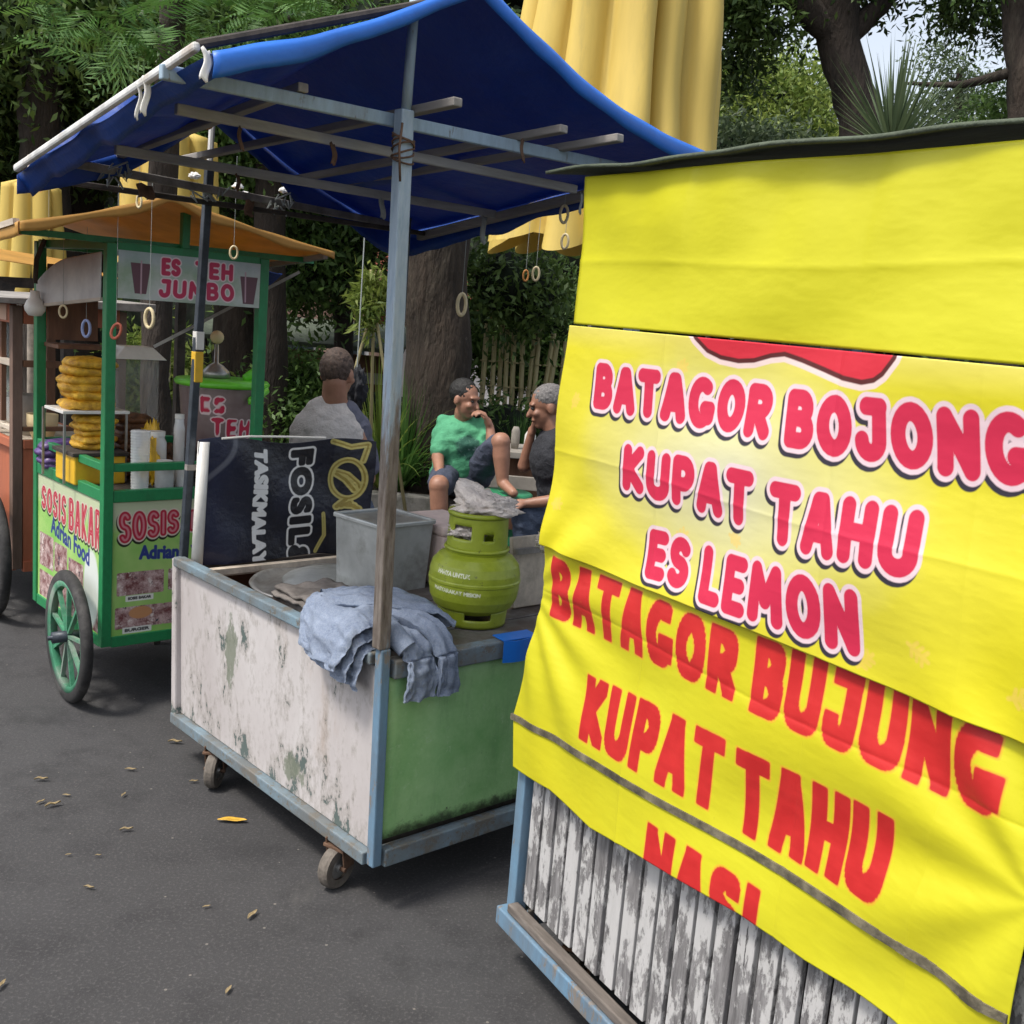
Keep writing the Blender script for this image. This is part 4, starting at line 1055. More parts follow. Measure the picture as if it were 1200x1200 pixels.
# cross beams and rafters of the roof frame
MB().bar((-.62, .012+.02, 2.02), (.74, .012+.02, 2.03), .018, .030, (0, 0, 1)).build('roof_beam', M['pale_blue_wood'], wc, bevel=.003)
MB().bar((-.50, .22, 1.985), (.72, .19, 1.975), .018, .024).build('roof_beam', M['wood_beam'], wc, bevel=.003)
MB().bar((-.40, .80, 1.945), (.92, .78, 1.935), .018, .026).build('roof_beam', M['wood_beam'], wc, bevel=.003)
MB().bar((-.45, 1.02, 1.915), (.95, 1.30, 1.895), .018, .024).build('roof_beam', M['wood_grey'], wc, bevel=.003)
MB().bar((-.50, 1.12, 1.87), (.95, 1.18, 1.87), .03, .016).build('roof_beam', M['wood_dark'], wc, bevel=.003)
for (x, y0, y1, z0, z1) in ((-.02, -.17, 1.25, 2.055, 2.00), (.34, -.14, 1.2, 2.06, 1.985), (.49, -.19, 1.2, 2.06, 1.985), (-.30, .02, 1.2, 2.05, 1.95)):
    MB().bar((x, y0, z0), (x+.02, y1, z1), .026, .020).build('rafter', M['wood_grey'], wc, bevel=.003)
MB().bar((-.606, -.10, 2.056), (-.604, .95, 1.872), .016, .019).build('eave_pole', M['white_wood'], wc, bevel=.006)
MB().bar((.93, -.10, 2.06), (.93, 1.22, 1.86), .028, .03).build('eave_pole', M['wood_grey'], wc, bevel=.004)
MB().tube([(-.045, -.06, 2.27), (-.60, -.09, 2.06)], .010, 8).build('gable_rod', M['wood_dark'], wc)
# rope lashing on the pole
lash = MB()
for k in range(7):
    z = 1.93+.009*k+.006*random.random(); c = Vector((-.049, -.012, z))
    lash.tube([c+Vector(((.026)*math.cos(a), .026*math.sin(a), .01*math.sin(a+k))) for a in np.linspace(0, 2*math.pi, 13)], .0025, 5)
lash.tube([(-.075, -.04, 2.01), (-.083, -.045, 1.95), (-.075, -.045, 1.88)], .003, 5)
lash.build('rope_lashing', M['rust'], wc, smooth=True)
for (x, y, z, l, ww) in ((.30, -.02, 2.035, .055, .010), (.10, .19, 1.965, .075, .012), (-.12, .19, 1.97, .05, .014), (.44, .78, 1.925, .06, .02), (-.05, .80, 1.93, .045, .012), (.86, .78, 1.92, .09, .022), (.72, .18, 1.965, .06, .01), (-.35, .22, 1.97, .05, .010), (.15, 1.1, 1.89, .05, .03), (-.2, 1.08, 1.89, .04, .05)):
    MB().grid(lambda u, v: (x+ww*(u-.5)+.004*math.sin(v*5+x*9), y-.014-.006*v, z-l*v+.004*math.sin(u*6+x)), 3, 7).build('frame_tie', M['rust' if l < .06 else 'grey_tarp'], wc, solid=.002, smooth=True)
for (x, y, z) in ((-.30, 1.06, 1.905), (.02, 1.14, 1.90), (.30, 1.17, 1.90)):
    nn = MB(); rr = np.random.default_rng(int(abs(x)*100))
    for q in range(9): a0_ = Vector((x+rr.normal()*.03, y-.02, z+rr.normal()*.012)); nn.tube([a0_, a0_+Vector((rr.normal()*.02, -.01, -.02)), a0_+Vector((rr.normal()*.03, -.004, .01))], .003, 4)
    nn.build('twine_knot', M['string'], wc)
# tarpaulin
XR = .05; X0, X1, Y0, Y1 = -.590, .955, -.125, 1.20
def YE(x): return .98+.36*(x+.59)/1.545
def tz(x, y):
    t = (y+.12)/1.4
    if x < XR: k = (x-X0)/(XR-X0); e = 2.045-.235*t; sag = .030
    else: k = (X1-x)/(X1-XR); e = 2.085-.20*t; sag = .055
    rdg = 2.335-.17*t
    z = e+(rdg-e)*k-sag*math.sin(math.pi*k)
    z += .007*mn.noise(Vector((x*3.2, y*3.2, 1)))+.004*mn.noise(Vector((x*9, y*7, 5)))
    z -= .035*math.sin(math.pi*min(1, max(0, t)))*(1-abs(2*k-1))
    for (yy, a_) in ((.50, .075), (.83, .075)):
        z += a_*math.exp(-((y-yy)/.045)**2)*math.exp(-((x-X0-.09)/.07)**2)
    return z
tp_ = MB()
def tpt(u, v):
    x = X0+(X1-X0)*u; y = Y0+(YE(x)-Y0)*v; return (x, y, tz(x, y))
tp_.grid(tpt, 90, 70)
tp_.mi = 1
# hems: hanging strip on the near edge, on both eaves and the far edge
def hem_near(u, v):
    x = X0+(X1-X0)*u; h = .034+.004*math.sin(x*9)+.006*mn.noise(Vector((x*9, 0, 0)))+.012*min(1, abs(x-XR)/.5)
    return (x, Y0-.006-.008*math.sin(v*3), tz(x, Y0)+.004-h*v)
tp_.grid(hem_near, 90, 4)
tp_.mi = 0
tp_.grid(lambda u, v: (X0+.040*v, Y0+(YE(X0)-Y0)*u, tz(X0, Y0+(YE(X0)-Y0)*u)-(.022+.012*mn.noise(Vector((u*9, 2, 0)))+.03*u)*v), 60, 3)
tp_.grid(lambda u, v: (X1+.004, Y0+(YE(X1)-Y0)*u, tz(X1, Y0+(YE(X1)-Y0)*u)-(.04+.05*u+.02*mn.noise(Vector((u*9, 4, 0))))*v), 60, 3)
tp_.grid(lambda u, v: (X0+(X1-X0)*u, YE(X0+(X1-X0)*u)+.004+.02*v*math.sin(u*20), tz(X0+(X1-X0)*u, YE(X0+(X1-X0)*u))-(.05+.04*mn.noise(Vector((u*7, 7, 0)))+.04*u)*v), 60, 4)
M['tarp_hem_lit'] = plain('tarp_hem_lit', (.018, .14, .56), .45, .15, 6, 0, .3)  # near hem in lighter blue than the tarp: sunlit rim painted into the colour
tp_.build('roof_tarp', [M['tarp_blue'], M['tarp_hem_lit']], wc, smooth=True, solid=.0016, normals=False)
# rags knotted at the front corner
for (x, y, z, l, ww) in ((-.60, -.09, 2.05, .06, .018), (-.61, .16, 2.02, .075, .014), (-.612, .19, 2.01, .072, .008)):
    MB().grid(lambda u, v: (x+ww*(u-.5)+.006*math.sin(v*5), y-.03-.01*v, z-l*v+.004*math.sin(u*6)), 4, 8).build('rag_tie', M['white_plastic'], wc, solid=.002, smooth=True)

# ---- things on the cart
# gas cylinder
cyp = wloc(.425, .165, ZT+.0)
CS = .93
cyl = thing('gas_cylinder', 'squat yellow-green gas cylinder with white lettering, standing on the white and green cart', 'gas cylinder', cyp, 0)
prof = [(.0, .045), (.06, .035), (.095, .040), (.118, .058), (.131, .085), (.136, .115), (.1365, .133), (.1385, .136), (.1385, .143), (.1365, .146), (.136, .165), (.130, .190), (.112, .213), (.088, .226), (.06, .232), (.0, .235)]
pf = []
for (a, b) in zip(prof[:-1], prof[1:]):
    for k in range(16): pf.append((a[0]+(b[0]-a[0])*k/16, a[1]+(b[1]-a[1])*k/16))
pf.append(prof[-1])
mb = MB().lathe(pf, 460); me = mb.mesh('body')
V = np.array(mb.v); ang = np.arctan2(V[:, 1], V[:, 0]); a_c = math.atan2(-cyp.y, -cyp.x)
dA = (ang-a_c+math.pi) % (2*math.pi)-math.pi
P = np.stack([dA*.136, V[:, 2]], 1); sd = np.full(len(P), 1.0)
for txt, q in (('HANYA UNTUK', [(-.125, .182), (-.012, .178), (-.012, .163), (-.125, .167)]), ('MASYARAKAT MISKIN', [(-.135, .128), (.022, .122), (.022, .108), (-.135, .114)])):
    sd = np.minimum(sd, text_sdf(P, txt, q, inset=.001))
set_attr(me, 'txt', sd)
def make_lpg(text=True):
    m, nt, b = newmat('gas_green')
    c = mix(nt, ramp(nt, noise(nt, 14, 6, .7), .3, .7), (.24, .30, .015), (.36, .42, .04))
    c = mix(nt, mathn(nt, 'MULTIPLY', ramp(nt, noise(nt, 4, 5, .7), .5, .7), .5), c, (.16, .19, .03))
    c = mix(nt, ramp(nt, noise(nt, 60, 7, .8), .66, .68), c, (.09, .075, .04))
    c = mix(nt, mathn(nt, 'MULTIPLY', ramp(nt, noise(nt, 30, 7, .75), .60, .64), .6), c, (.10, .11, .03))
    if text: c = mix(nt, mathn(nt, 'MULTIPLY', lt(nt, 'txt', .0008, .0006), ramp(nt, noise(nt, 90, 4, .7), .36, .48)), c, (.72, .74, .55))
    nt.links.new(c, b.inputs['Base Color']); b.inputs['Roughness'].default_value = .34
    bump(nt, b, noise(nt, 45, 5, .6), .25, .003); return m
M['lpg'] = make_lpg(False)
link_mesh('body', me, make_lpg(), cyl, smooth=True)
cyl.scale = (.97, .97, .93)
# foot ring with slots, collar with cut-outs
def ring_wall(m, r0, r1, z0, z1, n, holes, rows=6):
    for i in range(n):
        a = 2*math.pi*i/n; b = 2*math.pi*(i+1)/n; am = math.degrees((a+b)/2)
        for j in range(rows):
            za = z0+(z1-z0)*j/rows; zb = z0+(z1-z0)*(j+1)/rows; zm = (j+.5)/rows
            if any(abs((am-h0+180) % 360-180) < hw and lo < zm < hi for (h0, hw, lo, hi) in holes): continue
            ra = r0+(r1-r0)*j/rows; rb = r0+(r1-r0)*(j+1)/rows
            m.add([(ra*math.cos(a), ra*math.sin(a), za), (ra*math.cos(b), ra*math.sin(b), za), (rb*math.cos(b), rb*math.sin(b), zb), (rb*math.cos(a), rb*math.sin(a), zb)], [(0, 1, 2, 3)])
ad = math.degrees(a_c)
m = MB(); ring_wall(m, .100, .104, 0, .052, 72, [(ad+12, 22, .55, 1.0), (ad+130, 22, .55, 1.0), (ad-110, 22, .55, 1.0)]); m.build('foot_ring', M['lpg'], cyl, solid=.004, smooth=True, weld=True)
m = MB(); ring_wall(m, .090, .086, .222, .345, 90, [(ad-32, 20, .42, .72), (ad+22, 9, .40, .62), (ad+150, 60, .3, .75)], 12); m.lathe([(.089, .338), (.092, .345), (.089, .352), (.083, .350), (.083, .340)], 48); m.lathe([(.094, .232), (.097, .236), (.093, .242)], 48)
m.build('collar', M['lpg'], cyl, solid=.004, smooth=True, weld=True)
m = MB(); m.tube([(0, 0, .235), (0, 0, .275)], .022, 14); m.tube([(0, 0, .275), (0, 0, .30)], .03, 14); m.build('valve', M['steel'], cyl)
# crumpled plastic bag stuffed in the collar
def crumple_bag(name, c, r_, label, cat, mat, seed=0, spikes=()):
    mb = MB().ball((0, 0, 0), 1, 40)
    for i, v in enumerate(mb.v):
        v = Vector(v); k = 1+.40*mn.noise(v*2.1+Vector((seed, 0, 0)))+.34*abs(mn.noise(v*5.5+Vector((0, seed, 0))))*2-.15+.1*mn.noise(v*14)
        q = Vector((v.x*r_[0]*k, v.y*r_[1]*k, v.z*r_[2]*k))
        for (d, a_, w_) in spikes:
            t = max(0, v.dot(Vector(d).normalized())); q += Vector(d).normalized()*a_*t**w_
        mb.v[i] = q
    o = mb.build(name, M[mat], None, smooth=True); o.location = c
    return tag(o, label, cat)
crumple_bag('plastic_bag', cyp+Vector((.02, 0, .340)), (.085, .075, .028), 'crumpled whitish plastic bag stuffed on top of the gas cylinder', 'bag', 'crumple', 2, [((-.62, .1, .9), .060, 5)])
crumple_bag('plastic_wad', cyp+Vector((-.034, -.029, .268)), (.045, .04, .02), 'wad of plastic pushed through the cut-out in the cylinder collar', 'bag', 'crumple', 7)

# grey metal bin
bp = wloc(.42, .62, ZT-.002)
bn = thing('metal_bin', 'square grey galvanised bin with a wide rim, behind the blue-grey pole', 'bin', bp, A0+R(4))
def frustum(m, z0, z1, a0, a1, b0=None, b1=None):
    b0 = b0 or a0; b1 = b1 or a1
    m.add([(-a0, -b0, z0), (a0, -b0, z0), (a0, b0, z0), (-a0, b0, z0), (-a1, -b1, z1), (a1, -b1, z1), (a1, b1, z1), (-a1, b1, z1)],
          [(3, 2, 1, 0), (0, 1, 5, 4), (1, 2, 6, 5), (2, 3, 7, 6), (3, 0, 4, 7)])
m = MB(); frustum(m, 0, .222, .100, .109); m.build('body', M['galv'], bn, solid=.003, bevel=.0)
m = MB()
for (a, b) in (((-1, -1), (1, -1)), ((1, -1), (1, 1)), ((1, 1), (-1, 1)), ((-1, 1), (-1, -1))):
    m.bar((a[0]*.113, a[1]*.113, .220), (b[0]*.113, b[1]*.113, .220), .014, .014)
m.build('rim', M['galv'], bn, bevel=.003)
m = MB(); m.box((0, 0, .216), (.20, .20, .006)); m.build('lid', M['steel'], bn)
# pink foam box
fb_ = wloc(.66, .62, ZT); bx = thing('foam_box', 'pinkish foam box between the grey bin and the gas cylinder', 'box', fb_, A0)
MB().box((0, 0, .085), (.19, .25, .17)).build('body', M['pink_foam'], bx, bevel=.008)
MB().box((0, 0, .187), (.205, .265, .032)).build('lid', M['pink_foam'], bx, bevel=.010)
bp2 = wloc(.70, .22, ZT); bd_ = thing('propped_board', 'pale board propped behind the gas cylinder at its right', 'board', bp2, A0)
MB().box((0, 0, .11), (.16, .016, .22), (R(-8), 0, 0)).build('board', M['wood_pale'], bd_, bevel=.003)
MB().box((0, -.018, .18), (.165, .012, .02), (R(-8), 0, 0)).build('batten', M['wood_grey'], bd_, bevel=.002)
crumple_bag('plastic_cup_wrap', wloc(.64, .10, ZT+.235), (.028, .028, .035), 'small whitish plastic wrap on the board right of the gas cylinder', 'wrap', 'crumple', 12)
# blue plastic piece on the near end
m = MB(); m.grid(lambda u, v: (.37+.13*u, -.045-.01*math.sin(u*4), .713+.02*u-.062*v-.022*u), 10, 4); m.grid(lambda u, v: (.37+.13*u, -.045+.05*v, .713-.002*u+.004*v), 10, 3)
o = m.build('plastic_tray', M['blue_plastic'], None, solid=.003, smooth=False); o.location = WC; o.rotation_euler = (0, 0, A0)
tag(o, 'bright blue plastic tray edge resting on the green end of the low cart', 'tray')
# round pan lids lying inside the open part
tr = thing('pan_lid', 'large round dull metal tray lying in the open part of the white cart', 'tray', wloc(.36, .80, ZT-.050), A0); tr.scale = (.9, .9, 1)
MB().lathe([(0, .022), (.10, .020), (.20, .012), (.27, 0), (.285, .012), (.30, .018), (.306, .012), (.29, -.006), (.2, .004), (0, .012)], 64).build('plate', M['steel'], tr, smooth=True)
MB().lathe([(0, .05), (.14, .048), (.225, .030), (.235, .022), (.225, .02), (.1, .03), (0, .034)], 56, (.04, -.02, 0)).build('inner_plate', M['galv'], tr, smooth=True)
sk = thing('folded_sacking', 'dull brown folded sacking beside the jeans on the white cart', 'sack', wloc(.14, .55, ZT-.005), A0)
m = MB()
for k in range(2): m.grid(lambda u, v: (-.10+.20*u+.01*k, -.12+.22*v, .01+.016*k+.012*mn.noise(Vector((u*4+k, v*5, k)))), 14, 14)
m.build('layers', plain('sacking', (.20, .175, .155), .9, .3, 20, 0, .6), sk, solid=.010, smooth=True)

# black banner standing along the far edge
bs = WC; BY = 1.135
S, Z, Fq = grid_xy(300, 200, lambda u, v: (.02+.66*u, .690+.425*v))
lean = S*0
Dp = BY+.010*np.sin(S*9+Z*4)+.006*np.sin(Z*21+S*12)+.012*np.exp(-((S-.15)/.05)**2)*np.sin(Z*16)-(S > .55)*(S-.55)*.5
Zt = Z + (Z-.69)/.425*(.012*np.sin(S*13)-.012*(S/.66)) - .06*np.clip(S-.5, 0, 1)*((.69+.425-Z)/.425)
me = np_mesh('sheet', np.stack([S, Dp, Zt], 1), Fq)
P = np.stack([S, Z], 1)
def rot_text(txt, x0, x1, ztop, zbot, **k):   # lettering turned a quarter clockwise: reads downwards, tops of letters to the right
    return text_sdf(P, txt, [(x1, ztop), (x1, zbot), (x0, zbot), (x0, ztop)], **k)
set_attr(me, 'tasik', rot_text('TASIKMALAYA',   .232, .285, 1.085, .630, inset=.003, track=1.05))
fo_ = rot_text('FOSIL&', .378, .475, 1.092, .640, inset=.012, track=1.22)
set_attr(me, 'fosil', fo_)
t_ = np.linspace(0, 2*math.pi, 40)
gold = seg_sdf(P, [(.600+.052*math.cos(a)*1.0+.012*math.sin(a), .968+.068*math.sin(a)-.018*math.cos(a)) for a in t_])
gold = np.minimum(gold, seg_sdf(P, [(.565, .995), (.600, .985), (.635, .955), (.64, .94)]))
gold = np.minimum(gold, seg_sdf(P, [(.565, .985), (.595, .965), (.625, .93)])-.002)
for k in range(4): gold = np.minimum(gold, seg_sdf(P, [(.57+.014*k, .865+.004*k), (.60+.014*k, .893-.01*k)])-.003)
gold = np.minimum(gold, seg_sdf(P, [(.54, 1.105), (.60, 1.085), (.655, 1.10), (.64, 1.04)]))
gold = np.minimum(gold, seg_sdf(P, [(.52, .84), (.53, .76), (.50, .70)])+.002)
set_attr(me, 'gold', gold)
swirl = seg_sdf(P, [(.10+.05*math.cos(a), 1.06-.045*(a-1.0)-.02*math.sin(a)) for a in np.linspace(-1.0, 2.6, 30)])
set_attr(me, 'swirl', swirl)
def mk_black():
    m, nt, b = newmat('black_banner')
    z = coords(nt); sp_ = nt.nodes.new('ShaderNodeSeparateXYZ'); nt.links.new(z, sp_.inputs[0])
    c = mix(nt, ramp(nt, noise(nt, 5, 4, .6), .4, .7), (.010, .011, .018), (.020, .024, .045))
    c = mix(nt, mathn(nt, 'MULTIPLY', ramp(nt, sp_.outputs[0], .24, .06), .7), c, (.022, .028, .075))
    c = mix(nt, lt(nt, 'gold', .010), c, (.50, .43, .14)); c = mix(nt, lt(nt, 'gold', .003), c, (.30, .23, .05))
    c = mix(nt, mathn(nt, 'MULTIPLY', lt(nt, 'swirl', .009, .004), .45), c, (.25, .26, .30))
    c = mix(nt, lt(nt, 'tasik', .0055), c, (.80, .80, .78))
    c = mix(nt, lt(nt, 'fosil', .0175), c, (.80, .79, .76)); c = mix(nt, lt(nt, 'fosil', .0095), c, (.012, .012, .016))
    c = mix(nt, lt(nt, 'fosil', -.001), c, (.012, .012, .016))
    nt.links.new(c, b.inputs['Base Color']); b.inputs['Roughness'].default_value = .38
    bump(nt, b, noise(nt, 14, 5, .6), .5, .02); return m
bb_ = thing('black_banner', 'black vinyl banner lettered TASIKMALAYA with a gold emblem, propped on the white cart', 'banner', WC, A0)
link_mesh('sheet', me, mk_black(), bb_, smooth=True, solid=.003)
MB().tube([(.028, BY-.012, .69), (.034, BY-.012, .9), (.040, BY-.012, 1.11)], .019, 14).build('white_roll', M['white_plastic'], bb_, smooth=True)
MB().bar((.0, BY+.015, .678), (.66, BY+.015, .676), .024, .02).build('support_rail', M['wood_dark'], bb_)
MB().bar((.0, BY+.03, 1.02), (.72, BY+.035, 1.00), .018, .018).build('support_rail', M['wood_grey'], bb_)
o = MB().tube([(.10, BY-.02, 1.121), (.20, BY-.02, 1.127), (.34, BY-.02, 1.124), (.50, BY-.018, 1.118)], .004, 6).build('top_cord', M['white_plastic'], bb_)

# ---- jeans slung over the near corner
jn = thing('jeans', 'washed blue-grey denim jeans slung over the near corner of the white and green cart', 'jeans', WC, A0)
def denim():
    m, nt, b = newmat('denim'); v = coords(nt)
    f1 = noise(nt, 24, 8, .75); f2 = noise(nt, 260, 2, .6)
    c = mix(nt, ramp(nt, f1, .30, .72), (.12, .155, .23), (.25, .30, .395))
    c = mix(nt, mathn(nt, 'MULTIPLY', ramp(nt, f2, .4, .7), .3), c, (.42, .45, .50))
    nt.links.new(c, b.inputs['Base Color']); b.inputs['Roughness'].default_value = .95
    bump(nt, b, mathn(nt, 'ADD', mathn(nt, 'MULTIPLY', f1, .7), mathn(nt, 'MULTIPLY', f2, .15)), .6, .008); return m
M['denim'] = denim()
def denim_grey():
    return plain('denim_grey', (.235, .235, .265), .95, .25, 22, 0, .7, dirt=(.40, .40, .43), dirtamt=.42, dscale=60)
M['denim_grey'] = M['denim']
def cloth_strip(m, path, widths, side, thick=.010, seed=0, wr=.008, nu=60, nv=80, fold=3.0):
    """a doubled cloth band following path; side = direction of its width"""
    path = [Vector(p) for p in path]; side = Vector(side).normalized()
    seglen = [0]
    for a, b in zip(path[:-1], path[1:]): seglen.append(seglen[-1]+(b-a).length)
    T = seglen[-1]
    def sm(t):
        s = t*T
        i = max(0, min(len(path)-2, np.searchsorted(seglen, s)-1)); f = (s-seglen[i])/max(1e-9, seglen[i+1]-seglen[i])
        p0 = path[max(i-1, 0)]; p1 = path[i]; p2 = path[i+1]; p3 = path[min(i+2, len(path)-1)]
        q = .5*((2*p1)+(-p0+p2)*f+(2*p0-5*p1+4*p2-p3)*f*f+(-p0+3*p1-3*p2+p3)*f**3)
        return q, widths[i]+(widths[i+1]-widths[i])*f
    def fn(u, v):
        p, w_ = sm(v); q, _ = sm(min(1, v+.02)); r_, _ = sm(max(0, v-.02)); d = (q-r_).normalized(); n = side.cross(d).normalized()
        if n.z < -.2: n = -n
        a = 2*math.pi*u; x = math.cos(a); y = math.sin(a)
        xx = math.copysign(abs(x)**.7, x)
        wrk = -wr*1.1*abs(mn.noise(Vector((xx*4.5+seed, v*5+xx*1.5, seed*2))))-wr*.6*abs(mn.noise(Vector((xx*10-v*6, v*9, seed))))+.7*wr*math.sin(xx*fold*2+seed*3+v*5)+wr*.9*mn.noise(Vector((xx*2.2+seed, v*7, seed)))+wr*.5*mn.noise(Vector((xx*6+seed, v*20, seed)))
        return tuple(p+side*xx*w_*.5+n*(y*thick*(1+.5*mn.noise(Vector((v*9, seed, 2))))+wrk))
    m.grid(fn, nu, nv)
    return m
m = MB()
# bundle over the road side: stacked folded layers leaning over the top rail
for k, (dy, dz, ln) in enumerate(((0, 0, 1.0), (.012, .014, .97), (.005, .030, .93), (.02, .044, .86), (.01, .057, .78))):
    cloth_strip(m, [(.13, .17+dy, .735+dz), (.05, .17+dy, .745+dz), (-.022-.006*k, .165+dy, .735+dz), (-.046-.012*k*.8, .155+dy, .70+dz*.7), (-.050-.012*k, .15+dy, .70-.075*ln+dz*.6)],
                [.24, .26, .27, .25, .235-.01*k], (0.05, 1, 0.08), .007, k+1, .011)
o = m.build('folded_bundle', M['denim'], jn, smooth=True)
m = MB()
cloth_strip(m, [(-.03, .26, .80), (.06, .20, .815), (.16, .17, .80), (.235, .13, .785), (.265, .09, .752)], [.10, .13, .15, .15, .13], (.25, 1, 0), .011, 9, .006)
cloth_strip(m, [(.02, .33, .79), (.12, .30, .795), (.22, .24, .79), (.27, .18, .765)], [.10, .13, .13, .11], (.35, 1, 0), .010, 12, .006)
m.build('upper_leg', M['denim'], jn, smooth=True)
m = MB()
cloth_strip(m, [(.07, .14, .79), (.11, .07, .79), (.145, .0, .775), (.160, -.042, .73), (.166, -.052, .67), (.172, -.052, .60)], [.06, .075, .08, .078, .075, .078], (1, .25, 0), .013, 15, .008)
m.build('hanging_leg', M['denim_grey'], jn, smooth=True)
m = MB()
cloth_strip(m, [(.03, .09, .775), (.06, .03, .765), (.075, -.03, .735), (.082, -.046, .68), (.080, -.048, .60)], [.05, .07, .085, .10, .105], (1, .1, 0), .011, 19, .009)
m.build('hanging_leg', M['denim_grey'], jn, smooth=True)
m = MB()
m.tube([(.012, .06, .80), (.028, .01, .77), (.045, -.035, .735)], [.030, .029, .027], 18, cap=False)
m.tube([(.016, .055, .795), (.03, .01, .768), (.0452, -.034, .7355)], [.024, .023, .0215], 18)
m.build('rolled_cuff', M['denim_grey'], jn, smooth=True)

# ================================================================= GREEN SAUSAGE CART
GC = Vector((-1.49, 3.94, 0))
def gloc(x, y, z): return GC + Matrix.Rotation(A0, 3, 'Z') @ Vector((x, y, z))
gc = thing('vendor_cart', 'green-framed sausage cart with spoked wheel, picture panels and an orange awning', 'cart', GC, A0)
GX, GY, GB, GT = .60, .71, .25, .835
for (x, y) in ((.0, .0), (GX, .0), (0, GY), (GX, GY)):
    m_ = 'green_paint' if (x, y) != (GX, GY) else 'wood_dark'
    MB().bar((x, y, GB if True else 0), (x, y, 1.735), .038, .038).build('post', M[m_], gc, bevel=.003)
for z, h in ((GB+.015, .042), (GT-.012, .045), (GT+.095, .030), (1.725, .032)):
    MB().bar((.02, -.002, z), (GX-.02, -.002, z), .028, h).build('rail', M['green_paint'], gc, bevel=.003)
    MB().bar((-.002, .02, z), (-.002, GY-.02, z), .028, h).build('rail', M['green_paint'], gc, bevel=.003)
    MB().bar((GX+.002, .02, z), (GX+.002, GY-.02, z), .028, h).build('rail', M['green_paint'], gc, bevel=.003)
    MB().bar((.02, GY+.002, z), (GX-.02, GY+.002, z), .028, h).build('rail', M['green_paint'], gc, bevel=.003)
MB().box((GX/2, GY/2, GT-.02), (GX-.04, GY-.04, .018)).build('counter_top', M['wood_dark'], gc)
MB().box((GX/2, GY/2, GB+.01), (GX-.04, GY-.04, .018)).build('floor_board', M['wood_dark'], gc)
MB().box((GX/2, GY-.012, (GB+GT)/2), (GX-.04, .012, GT-GB-.05)).build('back_panel', M['green_paint'], gc)
MB().box((GX-.012, GY/2, (GB+GT)/2), (.012, GY-.04, GT-GB-.05)).build('side_panel', M['green_paint'], gc)
def picture_panel(name, nu, nv, Wd, Ht, fn3, build_attrs, mat, parent):
    S, Z, Fq = grid_xy(nu, nv, lambda u, v: (u*Wd, v*Ht)); P = np.stack([S, Z], 1)
    me = np_mesh(name, np.array([fn3(s, z) for s, z in P]), Fq)
    for k, a in build_attrs(P).items(): set_attr(me, k, a)
    return link_mesh(name, me, mat, parent, smooth=True)
def rect_sdf(P, x0, x1, z0, z1, r_=.006):
    cx, cz = (x0+x1)/2, (z0+z1)/2; q = np.abs(P-np.array([cx, cz]))-np.array([(x1-x0)/2-r_, (z1-z0)/2-r_])
    return np.linalg.norm(np.maximum(q, 0), axis=1)+np.minimum(q.max(1), 0)-r_
def sausage_mat():
    m, nt, b = newmat('sausage_print')
    c = mix(nt, ramp(nt, noise(nt, 5, 3, .6), .35, .7), (.22, .50, .10), (.42, .62, .20))
    c = mix(nt, ramp(nt, attr(nt, 'pz'), .40, .46), c, (.50, .56, .36))
    ph = noise(nt, 26, 7, .75, out='Color'); sc_ = nt.nodes.new('ShaderNodeSeparateColor'); nt.links.new(ph, sc_.inputs[0])
    pc = mix(nt, ramp(nt, sc_.outputs[0], .40, .60), (.16, .05, .05), (.55, .40, .38))
    pc = mix(nt, ramp(nt, sc_.outputs[1], .55, .62), pc, (.70, .62, .58)); pc = mix(nt, ramp(nt, sc_.outputs[2], .58, .64), pc, (.04, .04, .06))
    c = mix(nt, lt(nt, 'photo', 0, .001), c, pc)
    c = mix(nt, lt(nt, 'bun', 0, .001), c, (.52, .26, .12))
    c = mix(nt, lt(nt, 'face', 0, .004), c, (.66, .70, .66))
    c = mix(nt, lt(nt, 'cap', 0, .001), c, (.72, .74, .68)); c = mix(nt, lt(nt, 'capt', .0012, .0008), c, (.08, .08, .08))
    c = mix(nt, lt(nt, 'sosis', .0075), c, (.02, .03, .015)); c = mix(nt, lt(nt, 'sosis2', .0055), c, (.62, .55, .45))
    c = mix(nt, lt(nt, 'sosis2', .0), c, (.45, .02, .05)); c = mix(nt, lt(nt, 'sosis2', -.0085), c, (.60, .22, .25))
    c = mix(nt, lt(nt, 'name', .0035), c, (.03, .05, .22))
    nt.links.new(c, b.inputs['Base Color']); b.inputs['Roughness'].default_value = .4
    return m
M['sausage'] = sausage_mat()
